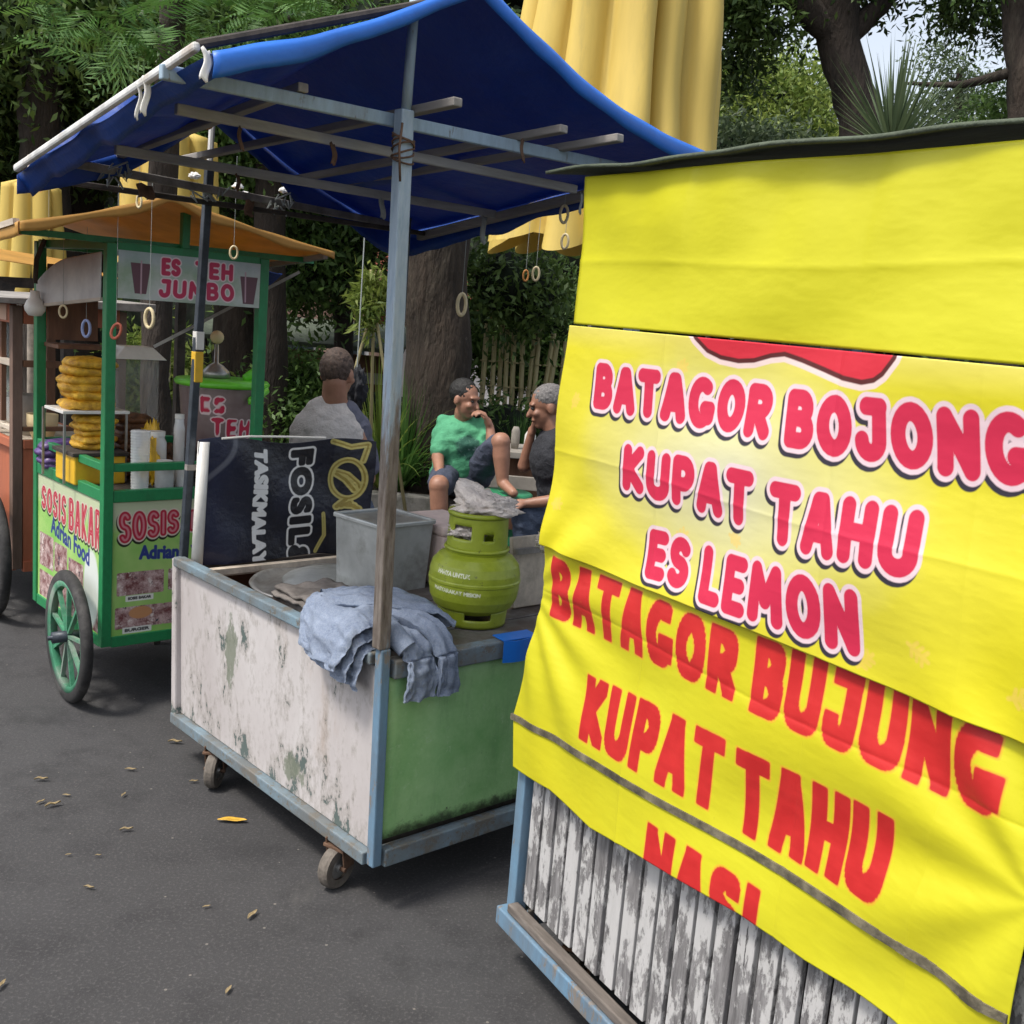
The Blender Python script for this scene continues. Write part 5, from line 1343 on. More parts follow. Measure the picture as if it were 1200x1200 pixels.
def front_attrs(P):
    a = {'pz': P[:, 1]}
    q = [(.020, .485), (.262, .478), (.262, .392), (.026, .360)]
    a['sosis'] = stroke_sdf(P-np.array([-.002, -.007]), 'SOSIS', q, r=.0125, gap=.5); a['sosis2'] = stroke_sdf(P, 'SOSIS', q, r=.0125, gap=.5)
    a['sosis2'] = np.minimum(a['sosis2'], stroke_sdf(P, 'BAKAR', [(.30, .478), (.54, .485), (.54, .360), (.302, .392)], r=.0125, gap=.5))
    a['name'] = np.minimum(text_sdf(P, 'Adrian', [(.105, .350), (.262, .342), (.262, .288), (.105, .296)], inset=.002), text_sdf(P, 'Food', [(.31, .336), (.46, .336), (.46, .28), (.34, .278)], inset=.002))
    rs = [(.02, .205, .160, .250), (.222, .40, .165, .250), (.42, .53, .165, .25), (.015, .205, .030, .115), (.205, .40, .03, .115), (.42, .53, .03, .115)]
    a['photo'] = np.min([rect_sdf(P, *r_) for r_ in rs], 0)
    a['bun'] = np.linalg.norm((P-np.array([.115, .088]))/np.array([.046, .024]), axis=1)-1
    a['bun'] *= .02
    cp = [(.055, .165, .135, .158), (.25, .36, .138, .158), (.045, .160, .010, .034), (.25, .36, .010, .034)]
    a['cap'] = np.min([rect_sdf(P, *r_, .002) for r_ in cp], 0)
    a['capt'] = np.min([text_sdf(P, t, [(r_[0]+.01, r_[3]-.006), (r_[1]-.01, r_[3]-.006), (r_[1]-.01, r_[2]+.007), (r_[0]+.01, r_[2]+.007)]) for t, r_ in zip(('SOSIS BAKAR', 'KENTANG', 'BURGER', 'NUGGET'), cp)], 0)
    a['face'] = np.full(len(P), 1.0)
    return a
picture_panel('picture_panel', 230, 210, GX-.04, GT-GB-.05, lambda s, z: (.02+s, -.010+.002*math.sin(s*12), GB+.03+z), front_attrs, M['sausage'], gc)
def side_attrs(P):
    a = {'pz': P[:, 1]}
    q = [(.04, .478), (.665, .485), (.665, .335), (.04, .385)]
    q1 = [(.04, .478), (.315, .480), (.315, .352), (.04, .385)]; q2 = [(.345, .480), (.665, .487), (.665, .325), (.345, .352)]
    fa_ = lambda PP: np.minimum(stroke_sdf(PP, 'SOSIS', q1, r=.0098, gap=.5), stroke_sdf(PP, 'BAKAR', q2, r=.0098, gap=.5))
    a['sosis'] = fa_(P-np.array([-.002, -.007])); a['sosis2'] = fa_(P)
    a['name'] = text_sdf(P, 'Adrian Food', [(.15, .372), (.56, .318), (.56, .25), (.15, .30)], inset=.002)
    a['photo'] = np.min([rect_sdf(P, *r_) for r_ in ((.02, .18, .14, .28), (.19, .33, .15, .27), (.345, .50, .15, .24), (.02, .45, .01, .12), (.60, .68, .01, .10))], 0)
    a['bun'] = np.full(len(P), 1.0)
    a['cap'] = np.full(len(P), 1.0); a['capt'] = np.full(len(P), 1.0)
    a['face'] = .05*(np.linalg.norm((P-np.array([.58, .17]))/np.array([.075, .15]), axis=1)-1)
    return a
picture_panel('picture_panel', 260, 200, GY-.04, GT-GB-.05, lambda s, z: (-.010, GY-.02-s, GB+.03+z), side_attrs, M['sausage'], gc)
# signs under the awning
def sign_mat(name, base1, base2):
    m, nt, b = newmat(name)
    c = mix(nt, ramp(nt, noise(nt, 8, 5, .65), .35, .65), base1, base2)
    c = mix(nt, mathn(nt, 'MULTIPLY', ramp(nt, attr(nt, 'pz'), .10, .15), .4), c, (.35, .45, .58))
    c = mix(nt, lt(nt, 'cups', 0, .001), c, (.13, .06, .075)); c = mix(nt, lt(nt, 'straw', .003, .001), c, (.45, .30, .34))
    c = mix(nt, lt(nt, 'word', .0045), c, (.72, .60, .62)); c = mix(nt, lt(nt, 'word', .0), c, (.48, .03, .09))
    nt.links.new(c, b.inputs['Base Color']); b.inputs['Roughness'].default_value = .5
    return m
def tea_attrs(P):
    a = {'pz': P[:, 1]}
    a['word'] = np.min([stroke_sdf(P, 'ES', [(.160, .156), (.235, .156), (.235, .092), (.160, .092)], r=.0085), stroke_sdf(P, 'TEH', [(.290, .156), (.445, .156), (.445, .092), (.290, .092)], r=.0085),
                        stroke_sdf(P, 'JUMBO', [(.155, .080), (.450, .082), (.455, .016), (.150, .012)], r=.0085)], 0)
    a['cups'] = np.minimum(poly_sdf(P, [(.045, .128), (.12, .128), (.105, .02), (.062, .02)]), poly_sdf(P, [(.475, .115), (.55, .115), (.536, .012), (.49, .012)]))
    a['straw'] = np.minimum(seg_sdf(P, [(.085, .02), (.085, .135)]), seg_sdf(P, [(.50, .02), (.497, .13)]))
    return a
M['tea_sign'] = sign_mat('tea_sign', (.30, .40, .28), (.52, .56, .52))
picture_panel('tea_sign', 230, 80, GX-.04, .168, lambda s, z: (.02+s, -.020, 1.545+z), tea_attrs, M['tea_sign'], gc)
def blank_attrs(P):
    a = {'pz': P[:, 1]*0}
    a['word'] = P[:, 0]*0+1; a['cups'] = a['word']; a['straw'] = a['word']
    return a
M['blank_sign'] = sign_mat('blank_sign', (.38, .36, .36), (.52, .50, .48))
S, Z, Fq = grid_xy(60, 30, lambda u, v: (u*.66, v*.165))
cutm = S < .04
me = np_mesh('side_sign', np.stack([-.020+0*S, .03+S, 1.475+.006+Z*(1-.45*np.clip((S-.30)/.36, 0, 1)**2)+.055*(1-S/.66)], 1), Fq)
for k, a in blank_attrs(np.stack([S, Z], 1)).items(): set_attr(me, k, a)
link_mesh('side_sign', me, M['blank_sign'], gc, smooth=True, solid=.004)
MB().bar((-.02, .02, 1.536), (-.02, GY, 1.478), .012, .012).build('sign_edge', M['wood_pale'], gc)
# green king post + awning
MB().bar((.275, -.002, 1.74), (.275, -.004, 1.90), .03, .03).build('king_post', M['green_paint'], gc, bevel=.003)
def awn(u, v):
    x = -.36+1.18*u; y = -.16+1.06*v
    k = (x+.36)/.50 if x < .14 else (.82-x)/.68
    e = 1.765 if x < .14 else 1.785
    z = e+(1.915-e)*min(1, k)**.9-.018*math.sin(math.pi*k)-.10*v+.008*mn.noise(Vector((x*6, y*6, 2)))
    return (x, y, z)
m = MB().grid(awn, 60, 40)
m.grid(lambda u, v: tuple(Vector(awn(u, 0))+Vector((0, -.004, -.030*v-.008*v*math.sin(u*25)))), 60, 3)
m.grid(lambda u, v: tuple(Vector(awn(0, u))+Vector((-.004, 0, -.045*v))), 30, 3)
m.build('awning', M['tarp_orange'], gc, smooth=True, solid=.0015, normals=False)
MB().bar((-.36, -.13, 1.765), (-.36, .85, 1.67), .02, .02).build('awning_pole', M['wood_pale'], gc)
MB().bar((.80, -.13, 1.765), (.80, .85, 1.67), .02, .02).build('awning_pole', M['wood_grey'], gc)
MB().bar((-.30, 0.02, 1.742), (.84, 0.03, 1.748), .022, .022).build('awning_pole', M['green_paint'], gc)
MB().bar((.30, .30, 1.36), (.80, .06, 1.70), .012, .012).build('stay_rod', M['wood_beam'], gc)
m = MB().grid(lambda u, v: (.64+.22*u, .30+.1*v, 1.70+.01*math.sin(u*5)-.05*v*u), 10, 6); m.build('tarp_scrap', M['tarp_blue'], gc, solid=.003)
# wheel
M['wheel_green'] = plain('wheel_green', (.06, .25, .14), .5, .3, 14, 0, .3, dirt=(.25, .27, .24), dirtamt=.45)
def spoked_wheel(parent, x, y, r_, rim_m, tyre_m='rubber', w_=.022):
    e = bpy.data.objects.new('wheel', None); col.objects.link(e); e.parent = parent; e.location = (x, y, r_); e.empty_display_size = .1; e.rotation_euler = (0, 0, R(-4))
    MB().lathe([(r_-.040, -w_), (r_-.012, -w_*1.05), (r_-.002, -w_*.55), (r_, 0), (r_-.002, w_*.55), (r_-.012, w_*1.05), (r_-.040, w_), (r_-.040, -w_)], 56, (0, 0, 0), 'x').build('tyre', M[tyre_m], e, smooth=True)
    MB().lathe([(r_-.062, -w_*.7), (r_-.040, -w_), (r_-.038, 0), (r_-.040, w_), (r_-.062, w_*.7), (r_-.062, -w_*.7)], 56, (0, 0, 0), 'x').build('rim', M[rim_m], e, smooth=True)
    m = MB(); 
    for k in range(9):
        a = 2*math.pi*k/9+.2; m.bar((0, .02*math.cos(a), .02*math.sin(a)), (0, (r_-.055)*math.cos(a), (r_-.055)*math.sin(a)), .012, .016, (1, 0, 0))
    m.build('spokes', M[rim_m], e)
    m = MB(); m.tube([(-.06, 0, 0), (.05, 0, 0)], .022, 14); m.tube([(-.075, 0, 0), (.12, 0, 0)], .009, 10); m.build('hub', M['dark_steel'], e, smooth=True)
    return e
spoked_wheel(gc, -.075, .16, .255, 'wheel_green', w_=.019)
spoked_wheel(gc, GX+.075, .16, .255, 'green_paint')
MB().bar((-.01, .16, .255), (GX+.01, .16, .255), .025, .025).build('axle', M['dark_steel'], gc)
MB().bar((.10, GY-.05, 0), (.10, GY-.05, GB), .03, .03).build('prop_leg', M['wood_dark'], gc)
MB().bar((GX-.1, GY-.05, 0), (GX-.1, GY-.05, GB), .03, .03).build('prop_leg', M['wood_dark'], gc)
# brown cupboard back with shelf inside
MB().box((.12, GY-.03, 1.50), (.20, .02, .30)).build('back_board', M['wood_brown'], gc)
MB().box((.12, GY-.10, 1.33), (.22, .16, .015)).build('shelf', M['wood_brown'], gc)

# ---- food and pots on the sausage cart
CT = GT-.011
def stack_fried(x, y, z, w_, d_, n, hgt, lab, seed, mat='fried', name='fried_snacks'):
    r = np.random.default_rng(seed); m = MB()
    for k in range(n):
        cz = z+hgt*(k+.5)/n
        sub = MB().ball((0, 0, 0), 1, 18); ww = w_*(.82+.25*r.random()); dd = d_*(.85+.2*r.random())
        ca = r.normal()*.12; ox = r.normal()*.012
        for v in sub.v:
            v = Vector(v); xx = math.copysign(abs(v.x)**.5, v.x); yy = math.copysign(abs(v.y)**.5, v.y)
            q = 1+.16*mn.noise(Vector((v.x*2+k, v.y*2, seed)))
            m.v.append((ww/2*xx*q+ox, dd/2*yy*q, cz-z+hgt/n*.72*v.z+ca*ww*xx*.18+.010*mn.noise(Vector((v.x*4, v.y*4, k+seed)))))
        b = len(m.v)-len(sub.v); m.f += [tuple(i+b for i in f) for f in sub.f]; m.m += [0]*len(sub.f)
    o = m.build(name, M[mat], None, smooth=True); o.location = gloc(x, y, z); o.rotation_euler = (0, 0, A0)
    return tag(o, lab, 'snacks')
MB_ = lambda: MB()
yt = thing('yellow_tray', 'yellow snack tub on the counter below the fried stacks', 'tub', gloc(.07, .34, CT), A0)
MB().box((0, 0, .055), (.20, .20, .11)).build('body', M['yellow_plastic'], yt, bevel=.006); MB().box((0, 0, .118), (.22, .22, .016)).build('lid', M['wood_dark'], yt, bevel=.003)
stack_fried(.075, .36, CT+.126, .16, .16, 5, .125, 'lower heap of golden fried snacks resting on the yellow tub', 81)
sh2 = thing('snack_rack', 'thin white rack holding the upper heap of fried snacks', 'rack', gloc(.07, .38, CT), A0)
MB().box((0, 0, .275), (.26, .20, .012)).build('shelf', M['white_plastic'], sh2, bevel=.002)
for x in (-.12, .12):
    for y in (-.09, .14): MB().bar((x, y+.0, 0), (x, y, .27), .008).build('leg', M['steel'], sh2)
stack_fried(.075, .38, CT+.283, .19, .17, 6, .19, 'upper heap of golden fried snacks on the white rack', 82)
stack_fried(.27, .42, CT, .15, .15, 9, .25, 'brown pile of skewered sausages between the fried snacks and the cups', 83, 'skewer', 'skewers')
stack_fried(.0+.06, .60, CT+.0, .20, .12, 4, .12, 'dark pile of packed goods at the far side of the sausage cart', 84, 'purple', 'packets')
def cup_stack(x, y, z, lab, n=22, h=.25, r0=.035, mat='clear_cup', name='cup_stack'):
    pf_ = []
    for k in range(n): pf_ += [(r0*(1-.12*(1-k/n)), h*k/n), (r0*1.06*(1-.12*(1-k/n)), h*k/n+h/n*.35), (r0*1.04*(1-.12*(1-k/n)), h*k/n+h/n*.7)]
    pf_.append((r0*.95, h)); pf_ = [(0, 0)]+pf_+[(0, h)]
    o = MB().lathe(pf_, 28).build(name, M[mat], None, smooth=True); o.location = gloc(x, y, z); o.rotation_euler = (0, 0, A0)
    return tag(o, lab, 'cups')
cup_stack(.150, .060, CT, 'tall stack of white translucent cups on the corner of the sausage cart', h=.235)
def jar(x, y, z, r_, h, lab, fill, lid='white_plastic', fillh=.7):
    t = thing('jar', lab, 'jar', gloc(x, y, z), A0)
    MB().lathe([(0, 0), (r_*.95, 0), (r_, .006), (r_, h*.84), (r_*.8, h*.92), (r_*.8, h), (r_*.76, h)], 28).build('glass', M['clear_cup'], t, smooth=True)
    MB().lathe([(0, .004), (r_*.9, .004), (r_*.9, h*fillh), (0, h*fillh)], 20).build('contents', M[fill], t)
    MB().lathe([(0, h+.012), (r_*.84, h+.012), (r_*.84, h-.006)], 24).build('lid', M[lid], t)
jar(.250, .065, CT, .036, .105, 'short clear jar beside the cup stack', 'concrete')
jar(.335, .07, CT, .034, .09, 'small clear jar beside the dark post of the white cart', 'white_plastic')
jar(.275, .20, CT, .04, .20, 'jar of yellow-brown sauce sachets behind the clear jar', 'yellow_plastic')
jar(.36, .18, CT, .022, .27, 'slim orange-brown bottle left of the tea tub', 'tarp_orange', 'white_plastic', .8)
for k, (x, y, h) in enumerate(((.235, .17, .19), (.35, .30, .16), (.29, .28, .25))):
    crumple_bag('snack_packet', gloc(x, y, CT+h*.5), (.04, .02, h*.42), ('crinkled yellow snack packet leaning behind the cups', 'crinkled snack packet left of the tea tub', 'tall crinkled packet in the middle of the sausage cart')[k], 'packet', ('yellow_plastic', 'skewer', 'yellow_plastic')[k], 20+k)
# glass display case with white lid
gcs = thing('glass_case', 'narrow glass case with a white lid at the back of the sausage cart', 'case', gloc(.33, .56, CT), A0)
MB().box((0, 0, .24), (.17, .11, .46)).build('glass', M['clear'], gcs)
MB().add([(-.11, -.08, .47), (.11, -.08, .47), (.11, .08, .47), (-.11, .08, .47), (-.06, -.05, .52), (.06, -.05, .52), (.06, .05, .52), (-.06, .05, .52)], [(3, 2, 1, 0), (0, 1, 5, 4), (1, 2, 6, 5), (2, 3, 7, 6), (3, 0, 4, 7), (4, 5, 6, 7)]).build('lid', M['white_plastic'], gcs, bevel=.003)
MB().box((0, 0, .003), (.20, .14, .02)).build('base', M['wood_pale'], gcs)
# tea tub
tt = thing('tea_tub', 'tea tub lettered ES TEH with a lime-green rim and raised handle on the sausage cart', 'tub', gloc(.60, .30, .835), A0)
MB().box((0, 0, .06), (.30, .24, .10)).build('stand', M['wood_dark'], tt)
pfb = [(0, .11), (.145, .11), (.152, .115), (.175, .385), (.170, .385)]
pf_ = []
for (a, b) in zip(pfb[:-1], pfb[1:]):
    for k in range(16): pf_.append((a[0]+(b[0]-a[0])*k/16, a[1]+(b[1]-a[1])*k/16))
mb = MB().lathe(pf_, 200); me = mb.mesh('body'); V = np.array(mb.v)
tw = gloc(.60, .30, 0); fa = math.atan2(-tw.y, -tw.x)-A0
dA = (np.arctan2(V[:, 1], V[:, 0])-fa+math.pi) % (2*math.pi)-math.pi; P = np.stack([dA*.165, V[:, 2]], 1)
set_attr(me, 'word', np.minimum(stroke_sdf(P, 'ES', [(-.085, .345), (.015, .345), (.015, .272), (-.085, .272)], r=.0072), stroke_sdf(P, 'TEH', [(-.04, .258), (.130, .250), (.130, .175), (-.04, .185)], r=.0080)))
m_, nt, b = newmat('tea_tub_print'); c = mix(nt, ramp(nt, noise(nt, 6, 4, .6), .35, .7), (.17, .115, .11), (.28, .215, .205))
c = mix(nt, lt(nt, 'word', .005), c, (.70, .55, .55)); c = mix(nt, lt(nt, 'word', .0), c, (.50, .03, .07)); nt.links.new(c, b.inputs['Base Color']); b.inputs['Roughness'].default_value = .25
link_mesh('body', me, m_, tt, smooth=True)
MB().lathe([(.168, .375), (.190, .378), (.194, .392), (.186, .402), (.12, .408), (0, .410)], 48).build('lid', M['lime_plastic'], tt, smooth=True)
MB().tube([(.186, -.02, .385), (.12, -.15, .37), (.03, -.19, .335), (.03, -.195, .32)], [.012, .016, .014, .012], 8).build('handle', M['lime_plastic'], tt, smooth=True)
MB().tube([(.19, .02, .39), (.15, -.05, .46), (.05, -.10, .415)], [.012, .014, .012], 8, flat=1.8).build('handle', M['lime_plastic'], tt, smooth=True)
MB().lathe([(0, .41), (.06, .41), (.055, .435), (.03, .46), (.01, .47), (.008, .56), (.0, .56)], 20, (-.03, 0, 0)).build('spout_top', M['steel'], tt, smooth=True)
MB().ball((-.03, 0, .575), .028, 14).build('knob', M['umbrella_cream'], tt, smooth=True)

# bulb lamp at the far end of the side sign
lp = thing('bulb_lamp', 'white bulb-shaped lamp hanging at the far corner of the sausage cart sign', 'lamp', gloc(-.05, .62, 1.44), A0)
MB().lathe([(0, 0), (.024, .003), (.038, .022), (.040, .038), (.031, .06), (.020, .073), (.017, .10), (0, .10)], 24).build('bulb', M['white_plastic'], lp, smooth=True)
MB().tube([(0, 0, .128), (.005, 0, .22), (.03, -.02, .30)], .010, 8).build('holder', M['wood_dark'], lp)

# ================================================================= TERRACOTTA CART
OC = Vector((-2.30, 4.98, 0)); oc = thing('vendor_cart', 'terracotta-coloured cart with glazed cabinet and large wheel, cut off by the left edge', 'cart', OC, A0)
OX, OY = .48, .95
panel('side_panel', [(0, 0, .25), (0, OY, .25), (0, OY, .82), (0, 0, .82)], .014, M['terracotta'], oc)
panel('end_panel', [(.02, -.004, .25), (OX, -.004, .25), (OX, -.004, .82), (.02, -.004, .82)], .014, M['terracotta'], oc)
panel('back_panel', [(.02, OY, .25), (OX, OY, .25), (OX, OY, .82), (.02, OY, .82)], .012, M['terracotta'], oc)
panel('side_panel', [(OX, 0, .25), (OX, OY, .25), (OX, OY, .82), (OX, 0, .82)], .012, M['terracotta'], oc)
for (x, y) in ((0, 0), (0, .48), (0, OY), (OX, 0), (OX, OY)):
    MB().bar((x-.006, y, .24), (x-.006, y, 1.46), .045, .045).build('post', M['wood_brown'] if y else plain('brown_post', (.19, .12, .09), .7, .3, 12, 0, .4, (1, 1, .2)), oc, bevel=.003)
for z, h in ((.83, .04), (.90, .02), (1.20, .03), (1.43, .10), (.25, .05)):
    MB().bar((-.012, .02, z), (-.012, OY-.02, z), .03, h).build('rail', M['terracotta'] if h > .035 else M['wood_pale'], oc, bevel=.002)
    MB().bar((.02, -.012, z), (OX-.02, -.012, z), .03, h).build('rail', M['terracotta'] if h > .035 else M['wood_brown'], oc, bevel=.002)
for y in (.16, .32, .64, .80): MB().bar((-.012, y, .92), (-.012, y, 1.38), .022, .022).build('mullion', M['wood_brown'], oc)
panel('glass_pane', [(.02, .03, .91), (.02, OY-.03, .91), (.02, OY-.03, 1.38), (.02, .03, 1.38)], .004, M['clear'], oc)
MB().box((OX/2, OY/2, .81), (OX-.03, OY-.03, .02)).build('counter_top', M['wood_pale'], oc)
MB().add([(-.16, -.16, 1.47), (OX+.1, -.16, 1.47), (OX+.1, OY+.1, 1.47), (-.16, OY+.1, 1.47), (-.16, -.16, 1.495), (OX+.1, -.16, 1.51), (OX+.1, OY+.1, 1.51), (-.16, OY+.1, 1.495)],
         [(3, 2, 1, 0), (4, 5, 6, 7), (0, 1, 5, 4), (1, 2, 6, 5), (2, 3, 7, 6), (3, 0, 4, 7)]).build('roof', M['wood_grey'], oc, bevel=.003)
MB().box((-.03, .30, 1.425), (.006, .5, .07)).build('name_board', M['pink_wall'], oc)
spoked_wheel(oc, -.085, .10, .30, 'dark_steel')
spoked_wheel(oc, OX+.085, .10, .30, 'dark_steel')
MB().bar((-.02, .10, .30), (OX+.02, .10, .30), .025).build('axle', M['dark_steel'], oc)
for x in (.05, OX-.05): MB().bar((x, OY-.06, 0), (x, OY-.06, .26), .03).build('prop_leg', M['wood_dark'], oc)
def oloc(x, y, z): return OC + Matrix.Rotation(A0, 3, 'Z') @ Vector((x, y, z))
for k, (x, y, r_, h, mt, lab) in enumerate(((.16, .14, .07, .13, 'umbrella_cream', 'cream bowl of goods inside the terracotta cart cabinet'), (.18, .36, .07, .20, 'concrete', 'pale pot inside the terracotta cart cabinet'), (.17, .62, .08, .15, 'white_plastic', 'white basin deep in the terracotta cart cabinet'))):
    o = MB().lathe([(0, 0), (r_*.6, 0), (r_, h*.6), (r_*1.02, h), (r_*.9, h), (r_*.85, h*.7), (0, h*.5)], 24).build('bowl', M[mt], None, smooth=True); o.location = oloc(x, y, .822); tag(o, lab, 'bowl')
# dark awning frame seen beyond the terracotta cart
dk = thing('far_awning', 'dark wooden awning frame beyond the terracotta cart at the far left', 'awning', (-3.55, 6.2, 0), A0)
MB().bar((-1.2, 0, 1.50), (1.1, 0, 1.56), .07, .06).build('beam', M['wood_dark'], dk)
MB().bar((-1.1, .1, 1.86), (.6, -.1, 1.50), .06).build('beam', M['wood_dark'], dk)
for x in (-1.0, .95): MB().bar((x, 0, 0), (x, 0, 1.52), .06).build('post', M['wood_dark'], dk)
MB().grid(lambda u, v: (-1.3+2.5*u, -.2+1.0*v, 1.72-.10*u*u+.1*v), 10, 6).build('cloth', M['tarp_orange'], dk, solid=.004)

# ================================================================= PEOPLE
def head_parts(c, face, up=(0, 0, 1), s=1.0):
    """skull, jaw, nose, ears, brow in a frame that looks along face"""
    y = Vector(face).normalized(); up = Vector(up); x = y.cross(up).normalized(); z = x.cross(y).normalized(); c = Vector(c)
    L_ = lambda a, b, d: c+(x*a+y*b+z*d)*s
    m = Matrix((x, y, z)).transposed().to_euler()
    P_ = [('e', L_(0, -.012, .030), (.074*s, .094*s, .090*s), m), ('e', L_(0, .022, -.030), (.058*s, .066*s, .082*s), m), ('e', L_(0, .052, -.088), (.030*s, .028*s, .024*s), m),
          ('c', L_(0, .082, .010), .010*s, L_(0, .108, -.030), .014*s), ('e', L_(0, .080, .028), (.05*s, .014*s, .010*s), m), ('e', L_(0, .084, -.058), (.026*s, .012*s, .012*s), m),
          ('e', L_(.076, -.01, -.008), (.010*s, .020*s, .032*s), m), ('e', L_(-.076, -.01, -.008), (.010*s, .020*s, .032*s), m),
          ('e', L_(.034, .068, -.022), (.024*s, .020*s, .020*s), m), ('e', L_(-.034, .068, -.022), (.024*s, .020*s, .020*s), m)]
    return P_, L_, m
def hand_parts(wrist, d, n, curl=.5, s=1.0, thumb=1):
    """palm with five separate curled fingers; d = direction of the palm, n = palm normal (fingers curl towards it)"""
    d = Vector(d).normalized(); n = Vector(n); n = (n-d*n.dot(d)).normalized(); x = d.cross(n).normalized(); w_ = Vector(wrist)
    P_ = [('c', w_, .026*s, w_+d*.035*s, .027*s)]
    for k, q in enumerate((-.030, -.010, .010, .030)):
        a = w_+x*q*.8*s+d*.02*s; b = w_+x*q*s+d*.085*s; P_.append(('c', a, .015*s, b, .0115*s))
        L1 = (.040, .046, .043, .033)[k]*s; ang = curl*.7; p = b
        for j, (l, rr) in enumerate(((L1, .0105), (L1*.7, .0095), (L1*.55, .0085))):
            ang2 = ang*(1+j*.9); q2 = p+(d*math.cos(ang2)+n*math.sin(ang2))*l
            P_.append(('c', p, rr*s, q2, (rr-.001)*s)); p = q2
    b = w_+x*thumb*.028*s+d*.02*s; t1 = b+(x*thumb*.9+d*.8+n*.3).normalized()*.04*s; t2 = t1+(x*thumb*.2+d+n*.5).normalized()*.032*s
    P_ += [('c', b, .016*s, t1, .012*s), ('c', t1, .012*s, t2, .0095*s)]
    return P_
def shift(parts, o):
    out = []
    for p in parts:
        if p[0] == 'c': out.append(('c', Vector(p[1])-o, p[2], Vector(p[3])-o, p[4]))
        else: out.append((p[0], Vector(p[1])-o)+tuple(p[2:]))
    return out
def person(label, base, skin, body, cloth, hair=None, hairmat=None, eyes=None, voxel=.0075):
    b = Vector(base); t = thing('person', label, 'person', b)
    blob('body', shift(body, b), M[skin], t, voxel, 2)
    def rough(o, amp, fr, seed):
        me = o.data; n_ = len(me.vertices); co = np.zeros(n_*3, np.float32); me.vertices.foreach_get('co', co); co = co.reshape(-1, 3)
        nn = np.array([tuple(v.normal) for v in me.vertices]); d = np.array([mn.noise(Vector((p[0]*fr[0]+seed+p[2]*fr[0]*.5, p[1]*fr[1], p[2]*fr[2])))+.5*mn.noise(Vector((p[0]*fr[0]*2.3, p[1]*fr[1]*2.3+seed, p[2]*fr[2]*2.1-p[0]*6))) for p in co])
        d = .4-np.abs(d)*1.6; co += nn*(d*amp)[:, None]; me.vertices.foreach_set('co', co.astype(np.float32).ravel()); me.update()
    for k_, (nm, parts, mt, vx) in enumerate(cloth): rough(blob(nm, shift(parts, b), M[mt], t, vx, 3), .011, (7, 7, 10), k_*5+1)
    if hair: rough(blob('hair', shift(hair, b), M[hairmat], t, .006, 1), .005, (55, 55, 40), 3)
    for e in (eyes or []): 
        o = MB().ball(Vector(e)-b, (.011, .011, .008), 10).build('eye', M['hair'], t, smooth=True)
    return t
# --- man in the green T-shirt
Y = 6.8
g_ = lambda px, py, dY=0: at(px, py, Y+dY)
hc = g_(545, 468, -.05); face = Vector((.80, -.52, -.16))
hp, HL, he = head_parts(hc, face, s=.98)
pel = g_(540, 558, .05); che = g_(541, 519); neck = g_(543, 495, .02)
shR = g_(520, 505, -.02); shL = g_(565, 505, .05); elR = g_(513, 536, -.12); wrR = g_(516, 560, -.33); elL = g_(577, 527, -.22); wrL = g_(574, 500, -.18)
kR = g_(514, 569, -.42); aR = g_(516, 640, -.42); aR.z = max(.09, aR.z); kL = g_(587, 518, -.28); aL = g_(589, 566, -.30)
body = hp+[('c', hc+Vector((-.01, .02, -.08)), .052, neck+Vector((0, 0, -.03)), .060), ('e', che, (.175, .115, .15)), ('e', che.lerp(pel, .6), (.15, .115, .16)), ('e', pel, (.16, .13, .10)),
     ('c', shR, .050, elR, .040), ('c', elR, .040, wrR, .026), ('c', shL, .050, elL, .040), ('c', elL, .040, wrL, .026),
     ('c', pel+Vector((-.09, 0, 0)), .085, kR, .060), ('c', kR, .056, kR.lerp(aR, .35), .055), ('c', kR.lerp(aR, .35), .055, aR, .036), ('c', aR, .036, aR+Vector((.04, -.13, -.05)), .030), ('e', aR+Vector((.05, -.16, -.055)), (.045, .08, .025)),
     ('c', pel+Vector((.09, 0, .0)), .088, kL, .060), ('c', kL, .056, kL.lerp(aL, .35), .054), ('c', kL.lerp(aL, .35), .054, aL, .036), ('c', aL, .036, aL+Vector((.07, -.10, -.04)), .028)]
body += hand_parts(wrR, (.10, -.12, -1), (.1, -1, .1), .35, .95, 1) + hand_parts(wrL, (-.35, -.15, .75), (-.9, -.1, -.2), 1.1, .95, -1)
shirt = [('e', che+Vector((0, 0, .01)), (.20, .135, .165)), ('e', che.lerp(pel, .55), (.185, .14, .18)), ('e', pel+Vector((-.02, 0, .01)), (.185, .145, .09)),
     ('c', shR+Vector((.025, 0, .0)), .062, shR.lerp(elR, .70), .060), ('c', shL+Vector((-.025, 0, 0)), .062, shL.lerp(elL, .62), .058), ('c', che+Vector((-.12, 0, .12)), .05, neck+Vector((-.03, 0, -.045)), .05), ('c', che+Vector((.12, 0, .12)), .05, neck+Vector((.03, 0, -.045)), .05)]
shorts = [('e', pel+Vector((0, 0, -.03)), (.185, .16, .10)), ('c', pel+Vector((-.09, 0, -.01)), .105, pel.lerp(kR, .82)+Vector((-.01, 0, 0)), .082), ('c', pel+Vector((.09, 0, 0)), .105, pel.lerp(kL, .86), .078)]
hair = [('e', HL(0, -.025, .042), (.079, .094, .086), he)]
bs1 = Vector((pel.x, pel.y-.15, 0))
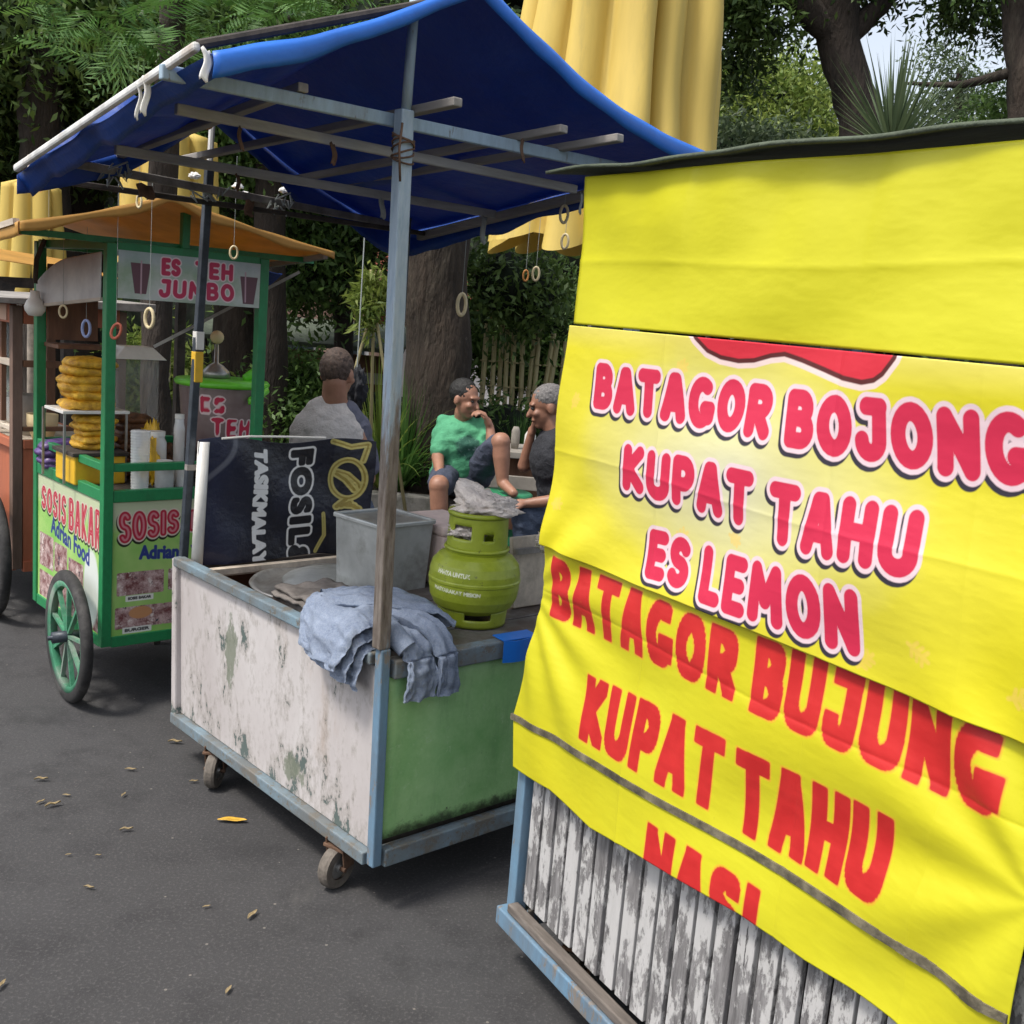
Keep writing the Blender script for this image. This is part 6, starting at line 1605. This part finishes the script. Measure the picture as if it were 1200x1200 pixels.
def print_shirt():
    m, nt, b = newmat('shirt_green_print'); q = che+Vector((.05, -.12, -.01))-bs1
    tc = nt.nodes.new('ShaderNodeTexCoord'); mp = nt.nodes.new('ShaderNodeMapping'); mp.inputs['Location'].default_value = tuple(-q); nt.links.new(tc.outputs['Object'], mp.inputs[0])
    ln = nt.nodes.new('ShaderNodeVectorMath'); ln.operation = 'LENGTH'; nt.links.new(mp.outputs[0], ln.inputs[0])
    n1 = noise(nt, 28, 6, .7); d = mathn(nt, 'ADD', ln.outputs['Value'], mathn(nt, 'MULTIPLY', n1, .12))
    c = mix(nt, ramp(nt, noise(nt, 7, 4, .6), .3, .7), (.07, .30, .155), (.10, .38, .20))
    c = mix(nt, mathn(nt, 'MULTIPLY', ramp(nt, d, .145, .125), .75), c, (.02, .06, .06)); c = mix(nt, mathn(nt, 'MULTIPLY', ramp(nt, n1, .58, .62), ramp(nt, d, .14, .12)), c, (.30, .42, .40))
    nt.links.new(c, b.inputs['Base Color']); b.inputs['Roughness'].default_value = .85; bump(nt, b, noise(nt, 9, 5, .65), .7, .03); return m
M['shirt_green'] = print_shirt()
person('man in a green T-shirt and dark shorts with one knee up, hand at his mouth', bs1, 'skin', body,
       [('shirt', shirt, 'shirt_green', .011), ('shorts', shorts, 'shorts', .011)], hair, 'hair', [HL(.030, .080, .008), HL(-.030, .080, .008)])
# stools, rock
def stool(label, c, h, r0, mat, cat='stool'):
    t = thing('stool', label, cat, (c[0], c[1], 0))
    MB().lathe([(0, h), (r0*.9, h), (r0, h-.01), (r0, h-.035), (r0*.92, h-.04), (0, h-.03)], 28).build('seat', M[mat], t, smooth=True)
    for k in range(4):
        a = math.pi/4+k*math.pi/2; MB().bar((math.cos(a)*r0*.75, math.sin(a)*r0*.75, h-.03), (math.cos(a)*r0*1.02, math.sin(a)*r0*1.02, 0), .045, .016).build('leg', M[mat], t, bevel=.003)
    MB().lathe([(r0*.82, h*.42), (r0*.86, h*.42), (r0*.86, h*.52), (r0*.82, h*.52)], 24).build('brace', M[mat], t)
stool('dark low stool under the man in the green T-shirt', (pel.x, pel.y+.03), pel.z-.135, .17, 'wood_dark')
gs = g_(588, 575, -.22)
stool('green plastic stool his raised foot rests on, between the two men', (gs.x+.03, gs.y), aL.z-.062, .16, 'green_stool')
# table with cups behind
tcn = at(600, 500, 7.5); tb2 = thing('low_table', 'low pale concrete table between the two men', 'table', (tcn.x, tcn.y, 0))
MB().box((0, 0, .68), (.62, .5, .045)).build('tabletop', M['concrete'], tb2, bevel=.006)
MB().box((0, .05, .33), (.42, .34, .65)).build('pedestal', M['wood_brown'], tb2, bevel=.006)
MB().box((.02, -.27, .50), (.5, .03, .09)).build('shelf', M['concrete'], tb2, bevel=.004)
for k, (dx, h, r_, mt, lab) in enumerate(((-.08, .10, .035, 'white_plastic', 'white cup at the left end of the low table'), (.03, .15, .03, 'concrete', 'grey bottle in the middle of the low table'), (.13, .13, .04, 'white_plastic', 'white mug at the right end of the low table'), (-.2, .06, .06, 'umbrella_cream', 'cream dish at the far left of the low table'))):
    o = MB().lathe([(0, 0), (r_*.8, 0), (r_, h*.3), (r_*.96, h*.8), (r_*.6, h), (0, h)], 18).build('cup', M[mt], None, smooth=True); o.location = (tcn.x+dx, tcn.y-.1+.05*(k % 2), .7025); tag(o, lab, 'cup')
# --- man in the black shirt
Y = 5.9
hc = g_(641, 477); face = Vector((-.93, -.12, -.22)); hp, HL, he = head_parts(hc, face, s=1.0)
neck = g_(650, 503); che = g_(652, 540, .02); pel = g_(668, 590, .05)
shA = g_(662, 522, -.16); elA = g_(664, 585, -.22); wrA = g_(616, 590, -.20)
shB = g_(645, 524, .16); elB = g_(614, 546, .10); wrB = g_(622, 511, .05)
kA = g_(616, 606, -.14); aA = g_(610, 690, -.12); aA.z = max(.09, aA.z); kB = g_(622, 604, .14); aB = g_(618, 680, .14); aB.z = max(.09, aB.z)
body = hp+[('c', hc+Vector((.02, 0, -.07)), .054, neck+Vector((.01, 0, -.02)), .062), ('e', che, (.125, .18, .17)), ('e', che.lerp(pel, .6), (.13, .16, .16)), ('e', pel, (.14, .17, .11)),
     ('c', shA, .050, elA, .040), ('c', elA, .040, wrA, .025), ('c', shB, .048, elB, .038), ('c', elB, .036, wrB, .024),
     ('c', pel+Vector((0, -.09, 0)), .085, kA, .062), ('c', kA, .056, aA, .038), ('c', aA, .036, aA+Vector((-.12, 0, -.05)), .03), ('e', aA+Vector((-.14, 0, -.055)), (.08, .045, .025)),
     ('c', pel+Vector((0, .09, 0)), .085, kB, .062), ('c', kB, .056, aB, .038), ('c', aB, .036, aB+Vector((-.12, 0, -.05)), .03)]
body += hand_parts(wrA, (-1, 0, -.06), (0, .2, -1), .7, .95, 1) + hand_parts(wrB, (.12, -.02, .9), (.9, 0, .2), .9, .9, 1)
shirt = [('e', che+Vector((0, 0, .015)), (.15, .205, .185)), ('e', che.lerp(pel, .5), (.15, .19, .19)), ('e', pel+Vector((0, 0, .03)), (.16, .19, .12)), ('c', shA+Vector((0, .02, 0)), .068, shA.lerp(elA, .5), .060), ('c', shB+Vector((0, -.02, 0)), .066, shB.lerp(elB, .42), .060),
     ('c', che+Vector((0, -.08, .13)), .06, neck+Vector((.015, 0, -.045)), .055)]
jeans_ = [('e', pel+Vector((0, 0, -.03)), (.165, .19, .11)), ('c', pel+Vector((0, -.09, -.01)), .10, kA, .078), ('c', pel+Vector((0, .09, -.01)), .10, kB, .078), ('c', kA, .076, kA.lerp(aA, .85), .055), ('c', kB, .076, kB.lerp(aB, .85), .055)]
hair = [('e', HL(0, -.020, .044), (.079, .095, .082), he)]
person('grey-haired man in a black T-shirt leaning forward in profile beside the yellow banner', (pel.x, pel.y, 0), 'skin_dark', body,
       [('shirt', shirt, 'shirt_black', .011), ('jeans', jeans_, 'jeans_dark', .011)], hair, 'hair_grey', [HL(.030, .082, .008), HL(-.030, .082, .008)])
stool('wooden stool under the man in the black T-shirt', (pel.x+.03, pel.y), pel.z-.135, .17, 'wood_brown')
# --- man in grey raglan shirt seen from behind
Y = 4.9
hc = g_(396, 438); face = Vector((.30, .93, -.12)); hp, HL, he = head_parts(hc, face, s=.94)
neck = g_(392, 470); che = g_(388, 528); pel = g_(392, 600, .02)
shL_ = g_(357, 500, .02); shR_ = g_(416, 498, .04); elL_ = g_(350, 562, .12); elR_ = g_(430, 560, .14); wrL_ = g_(365, 575, .40); wrR_ = g_(415, 575, .42)
kL_ = g_(375, 610, .42); kR_ = g_(415, 612, .42); fL = Vector((kL_.x, kL_.y+.05, .09)); fR = Vector((kR_.x, kR_.y+.05, .09))
body = hp+[('c', hc+Vector((-.005, -.035, -.03)), .054, neck+Vector((0, 0, -.03)), .060), ('c', neck+Vector((0, 0, -.02)), .06, shL_, .05), ('c', neck+Vector((0, 0, -.02)), .06, shR_, .05), ('e', che+Vector((0, 0, .03)), (.165, .11, .17)), ('e', che.lerp(pel, .6), (.145, .11, .17)), ('e', pel, (.165, .13, .11)),
     ('c', shL_, .050, elL_, .042), ('c', elL_, .040, wrL_, .027), ('c', shR_, .050, elR_, .042), ('c', elR_, .040, wrR_, .027),
     ('c', pel+Vector((-.09, 0, 0)), .085, kL_, .06), ('c', kL_, .056, fL, .038), ('c', pel+Vector((.09, 0, 0)), .085, kR_, .06), ('c', kR_, .056, fR, .038), ('e', fL+Vector((0, .08, -.06)), (.045, .12, .028)), ('e', fR+Vector((0, .08, -.06)), (.045, .12, .028))]
body += hand_parts(wrL_, (.2, 1, -.2), (0, 0, -1), .6, .95, 1) + hand_parts(wrR_, (-.2, 1, -.2), (0, 0, -1), .6, .95, -1)
shirt = [('e', g_(386, 526), (.168, .135, .245)), ('e', che.lerp(pel, .5), (.175, .13, .2)), ('e', pel, (.18, .15, .12)), ('c', shL_+Vector((.035, 0, .01)), .080, g_(380, 485), .085), ('c', g_(404, 490, .02), .078, g_(385, 484), .085),
     ('c', shL_+Vector((.01, 0, -.01)), .074, shL_.lerp(elL_, .7), .070)]
sleeve = [('c', shR_+Vector((-.010, .0, -.008)), .078, shR_.lerp(elR_, .75), .076), ('c', g_(405, 485, .02), .070, shR_+Vector((-.01, 0, -.02)), .084), ('c', g_(410, 505, .02), .078, g_(414, 530, .03), .078)]
pants = [('e', pel+Vector((0, 0, -.03)), (.185, .155, .11)), ('c', pel+Vector((-.09, 0, 0)), .10, kL_, .078), ('c', pel+Vector((.09, 0, 0)), .10, kR_, .078), ('c', kL_, .075, fL+Vector((0, 0, .05)), .055), ('c', kR_, .075, fR+Vector((0, 0, .05)), .055)]
hair = [('e', HL(0, -.018, .026), (.0735, .090, .092), he)]
person('man seen from behind in a pale grey shirt beyond the black banner', (pel.x, pel.y, 0), 'skin', body,
       [('shirt', shirt, 'shirt_grey', .011), ('sleeve', sleeve, 'sleeve_slate', .010), ('trousers', pants, 'jeans_dark', .012)], hair, 'hair_short')
stool('stool under the man in the grey shirt', (pel.x, pel.y), pel.z-.13, .17, 'wood_brown')
# dark bundle hanging right of his head
crumple_bag('hanging_bag', at(418, 455, 5.4), (.05, .05, .10), 'small dark bag hanging from a string to the right of the grey-shirted man', 'bag', 'shirt_black', 31)
o = MB().tube([(0, 0, 0), (0, 0, .95)], .003, 5).build('bag_string', M['string']); o.location = at(418, 440, 5.4); tag(o, 'thin string holding the small dark bag beside the grey-shirted man', 'string')

# ================================================================= HANGING RINGS
def ring(px, py, Y, hpx, mat, label, tilt=0, topY=None, length=.12, asp=.55):
    c = at(px, py, Y); h = hpx/F_PX*Y; t = thing('hanging_ring', label, 'ring', c, R(random.uniform(-25, 25)), 'oval rings hanging on threads from the awnings')
    pts = [(h/2*asp*math.cos(a), 0, h/2*math.sin(a)) for a in np.linspace(0, 2*math.pi, 25)]
    ct, st = math.cos(tilt), math.sin(tilt); pts = [(x*ct-z*st, 0, x*st+z*ct) for x, y, z in pts]
    MB().tube(pts, h*.092, 8, cap=False).build('ring', M[mat], t, smooth=True)
    MB().tube([(0, 0, h/2), (0, 0, h/2+length)], .0008, 5).build('thread', M['string'], t)
M['ring_orange'] = plain('ring_orange', (.62, .27, .07), .5, .2, 30); M['ring_blue'] = plain('ring_blue', (.32, .38, .62), .4, .15, 30)
M['ring_cream'] = plain('ring_cream', (.72, .60, .36), .5, .15, 30); M['ring_red'] = plain('ring_red', (.55, .14, .08), .5, .15, 30)
zt = lambda px, py, Y, top: top-at(px, py, Y).z
for (px, py, Y, h, mt, lab, tl, ztop, asp) in (
    (206, 131, 3.30, 23, 'ring_blue', 'pale blue oval ring just under the front left corner of the blue tarpaulin', 0, 2.09, .58),
    (243, 135, 3.33, 27, 'ring_orange', 'orange oval ring at the top of the slim dark post', 0, 2.10, .55),
    (274, 296, 3.75, 14, 'ring_cream', 'small yellowish ring in front of the green beam of the sausage cart', 0, 2.02, .6),
    (175, 373, 3.80, 22, 'ring_cream', 'cream and orange ring hanging under the tea sign', 0, 1.93, .55),
    (136, 388, 3.80, 18, 'ring_red', 'tilted reddish ring beside the front green post', -.35, 1.90, .55),
    (101, 385, 4.10, 19, 'ring_blue', 'lilac ring hanging inside the sausage cart', 0, 1.76, .5),
    (74, 365, 4.20, 14, 'ring_cream', 'small cream ring under the pale side sign', 0, 1.74, .65),
    (163, 236, 3.70, 14, 'ring_cream', 'small cream ring at the peak of the orange awning', 0, 1.98, .45),
    (57, 270, 4.20, 14, 'ring_cream', 'faint cream ring below the edge of the orange awning', 0, 1.90, .5),
    (577, 256, 4.05, 17, 'ring_orange', 'brownish ring at the end of a beam under the blue tarpaulin', 0, 1.92, .45),
    (661, 251, 3.60, 19, 'ring_cream', 'pale ring against the blue tarpaulin beside the yellow sheet', 0, 1.98, .5),
    (662, 283, 3.80, 16, 'ring_cream', 'yellowish ring in front of the hem of the large umbrella', 0, 1.98, .5),
    (628, 321, 3.95, 15, 'ring_cream', 'right one of two small rings hanging below the large umbrella hem', 0, 1.95, .5),
    (616, 323, 4.00, 12, 'ring_orange', 'left one of two small rings hanging below the large umbrella hem', 0, 1.95, .5),
    (541, 357, 4.10, 24, 'ring_cream', 'cream ring hanging in front of the big tree trunk', 0, 1.93, .42),
    (47, 218, 3.95, 12, 'ring_cream', 'tiny ring under the far left end of the white eave pole', 0, 1.90, .5)):
    ring(px, py, Y, h, mt, lab, tl, length=max(.03, zt(px, py, Y, ztop)), asp=asp)
# bits of foil strip caught along the roof edge of the blue-roofed cart
for k, (px, py, Y) in enumerate(((279, 218, 4.1), (287, 228, 4.1), (333, 223, 4.15), (228, 206, 3.9))):
    o = crumple_bag('torn_plastic', at(px, py, Y), (.018, .010, .010), ('torn bit of clear plastic on the rear beam, upper of two', 'torn bit of clear plastic on the rear beam, lower of two', 'torn bit of clear plastic on the rear beam nearer the pole', 'torn bit of clear plastic on the rear beam near the slim post')[k], 'plastic scrap', 'white_plastic', 40+k)

# ================================================================= LITTER ON THE ROAD
def litter_leaf(px, py, L_, ang, mat, label, curl=.25, group='small dry leaves scattered on the road'):
    p = at(px, py, 1.0); d = p-CAM; t_ = -CAM.z/d.z; p = CAM+d*t_
    def fn(u, v):
        x = (u-.5)*L_; wd = L_*.30*math.sin(math.pi*min(1, max(0, .04+u*.94)))**.8
        return (x, (v-.5)*wd+.05*L_*math.sin(u*3), .004+curl*L_*(abs(v-.5)*.5+.22*math.sin(u*5)**2)+curl*.1*L_*math.sin(v*6))
    L_ *= .85; curl *= random.uniform(.5, 1.5)
    o = MB().grid(fn, 12, 6).build('fallen_leaf', M[mat], None, solid=.0012, smooth=True)
    o.location = (p.x, p.y, .003); o.rotation_euler = (0, 0, R(ang)); tag(o, label, 'leaf', group)
litter_leaf(272, 964, .105, 5, 'leaf_yellow', 'bright yellow-orange curled leaf on the road in front of the white cart', .18)
for (px, py, L_, an, lab) in ((48, 916, .05, 10, 'pale dry leaf furthest left of the small group on the open road'), (62, 946, .055, 40, 'dry leaf below the others in the small group on the road'), (48, 942, .035, 60, 'tiny curled leaf inside the small group on the road'), (78, 934, .03, 0, 'tiny dry leaf at the right of the small group on the road'),
      (148, 975, .045, 20, 'curled dry leaf alone in the middle of the open road'), (153, 904, .045, 5, 'flat dry leaf on the road left of the rear caster'), (145, 934, .03, 80, 'small upright bit of leaf between the flat dry leaf and the curled one'), (227, 918, .035, 15, 'pinkish-brown dry leaf close to the rear caster'),
      (104, 1043, .035, -10, 'thin pale stalk-like leaf low on the open road'), (268, 1163, .035, 80, 'small yellowish leaf near the bottom of the photo'), (2, 1158, .04, 85, 'leaf cut off by the left edge near the bottom'), (242, 1065, .025, 30, 'tiny pale leaf below the curled yellow leaf, left of it'),
      (296, 1075, .05, 70, 'brownish leaf faint on the dark road below the yellow one'), (205, 872, .06, 0, 'pale twig-like leaf beside the white cart corner'), (115, 1005, .02, 10, 'very small pale fleck of leaf, right one of two on the road'), (80, 1004, .02, 30, 'very small pale fleck of leaf, left one of two on the road')):
    litter_leaf(px, py, L_, an, 'leaf_dry', lab, .3)
# litter under the trees
r = np.random.default_rng(77); n = 1400
Pp = np.stack([-8+13*r.random(n), 8.6+4*r.random(n), .15+.02*r.random(n)], 1)
V = leaf_verts(Pp, .06, .5, 78, -.2); V[:, 2] = .155+np.abs(V[:, 2]-.155)*.25
me = np_mesh('leaf_litter', V, np.arange(4*n).reshape(-1, 4)); o = link_mesh('leaf_litter', me, M['leaf_dry']); tag(o, 'dry leaf litter on the dark planting bed behind the kerb', 'leaf litter', kind='stuff')
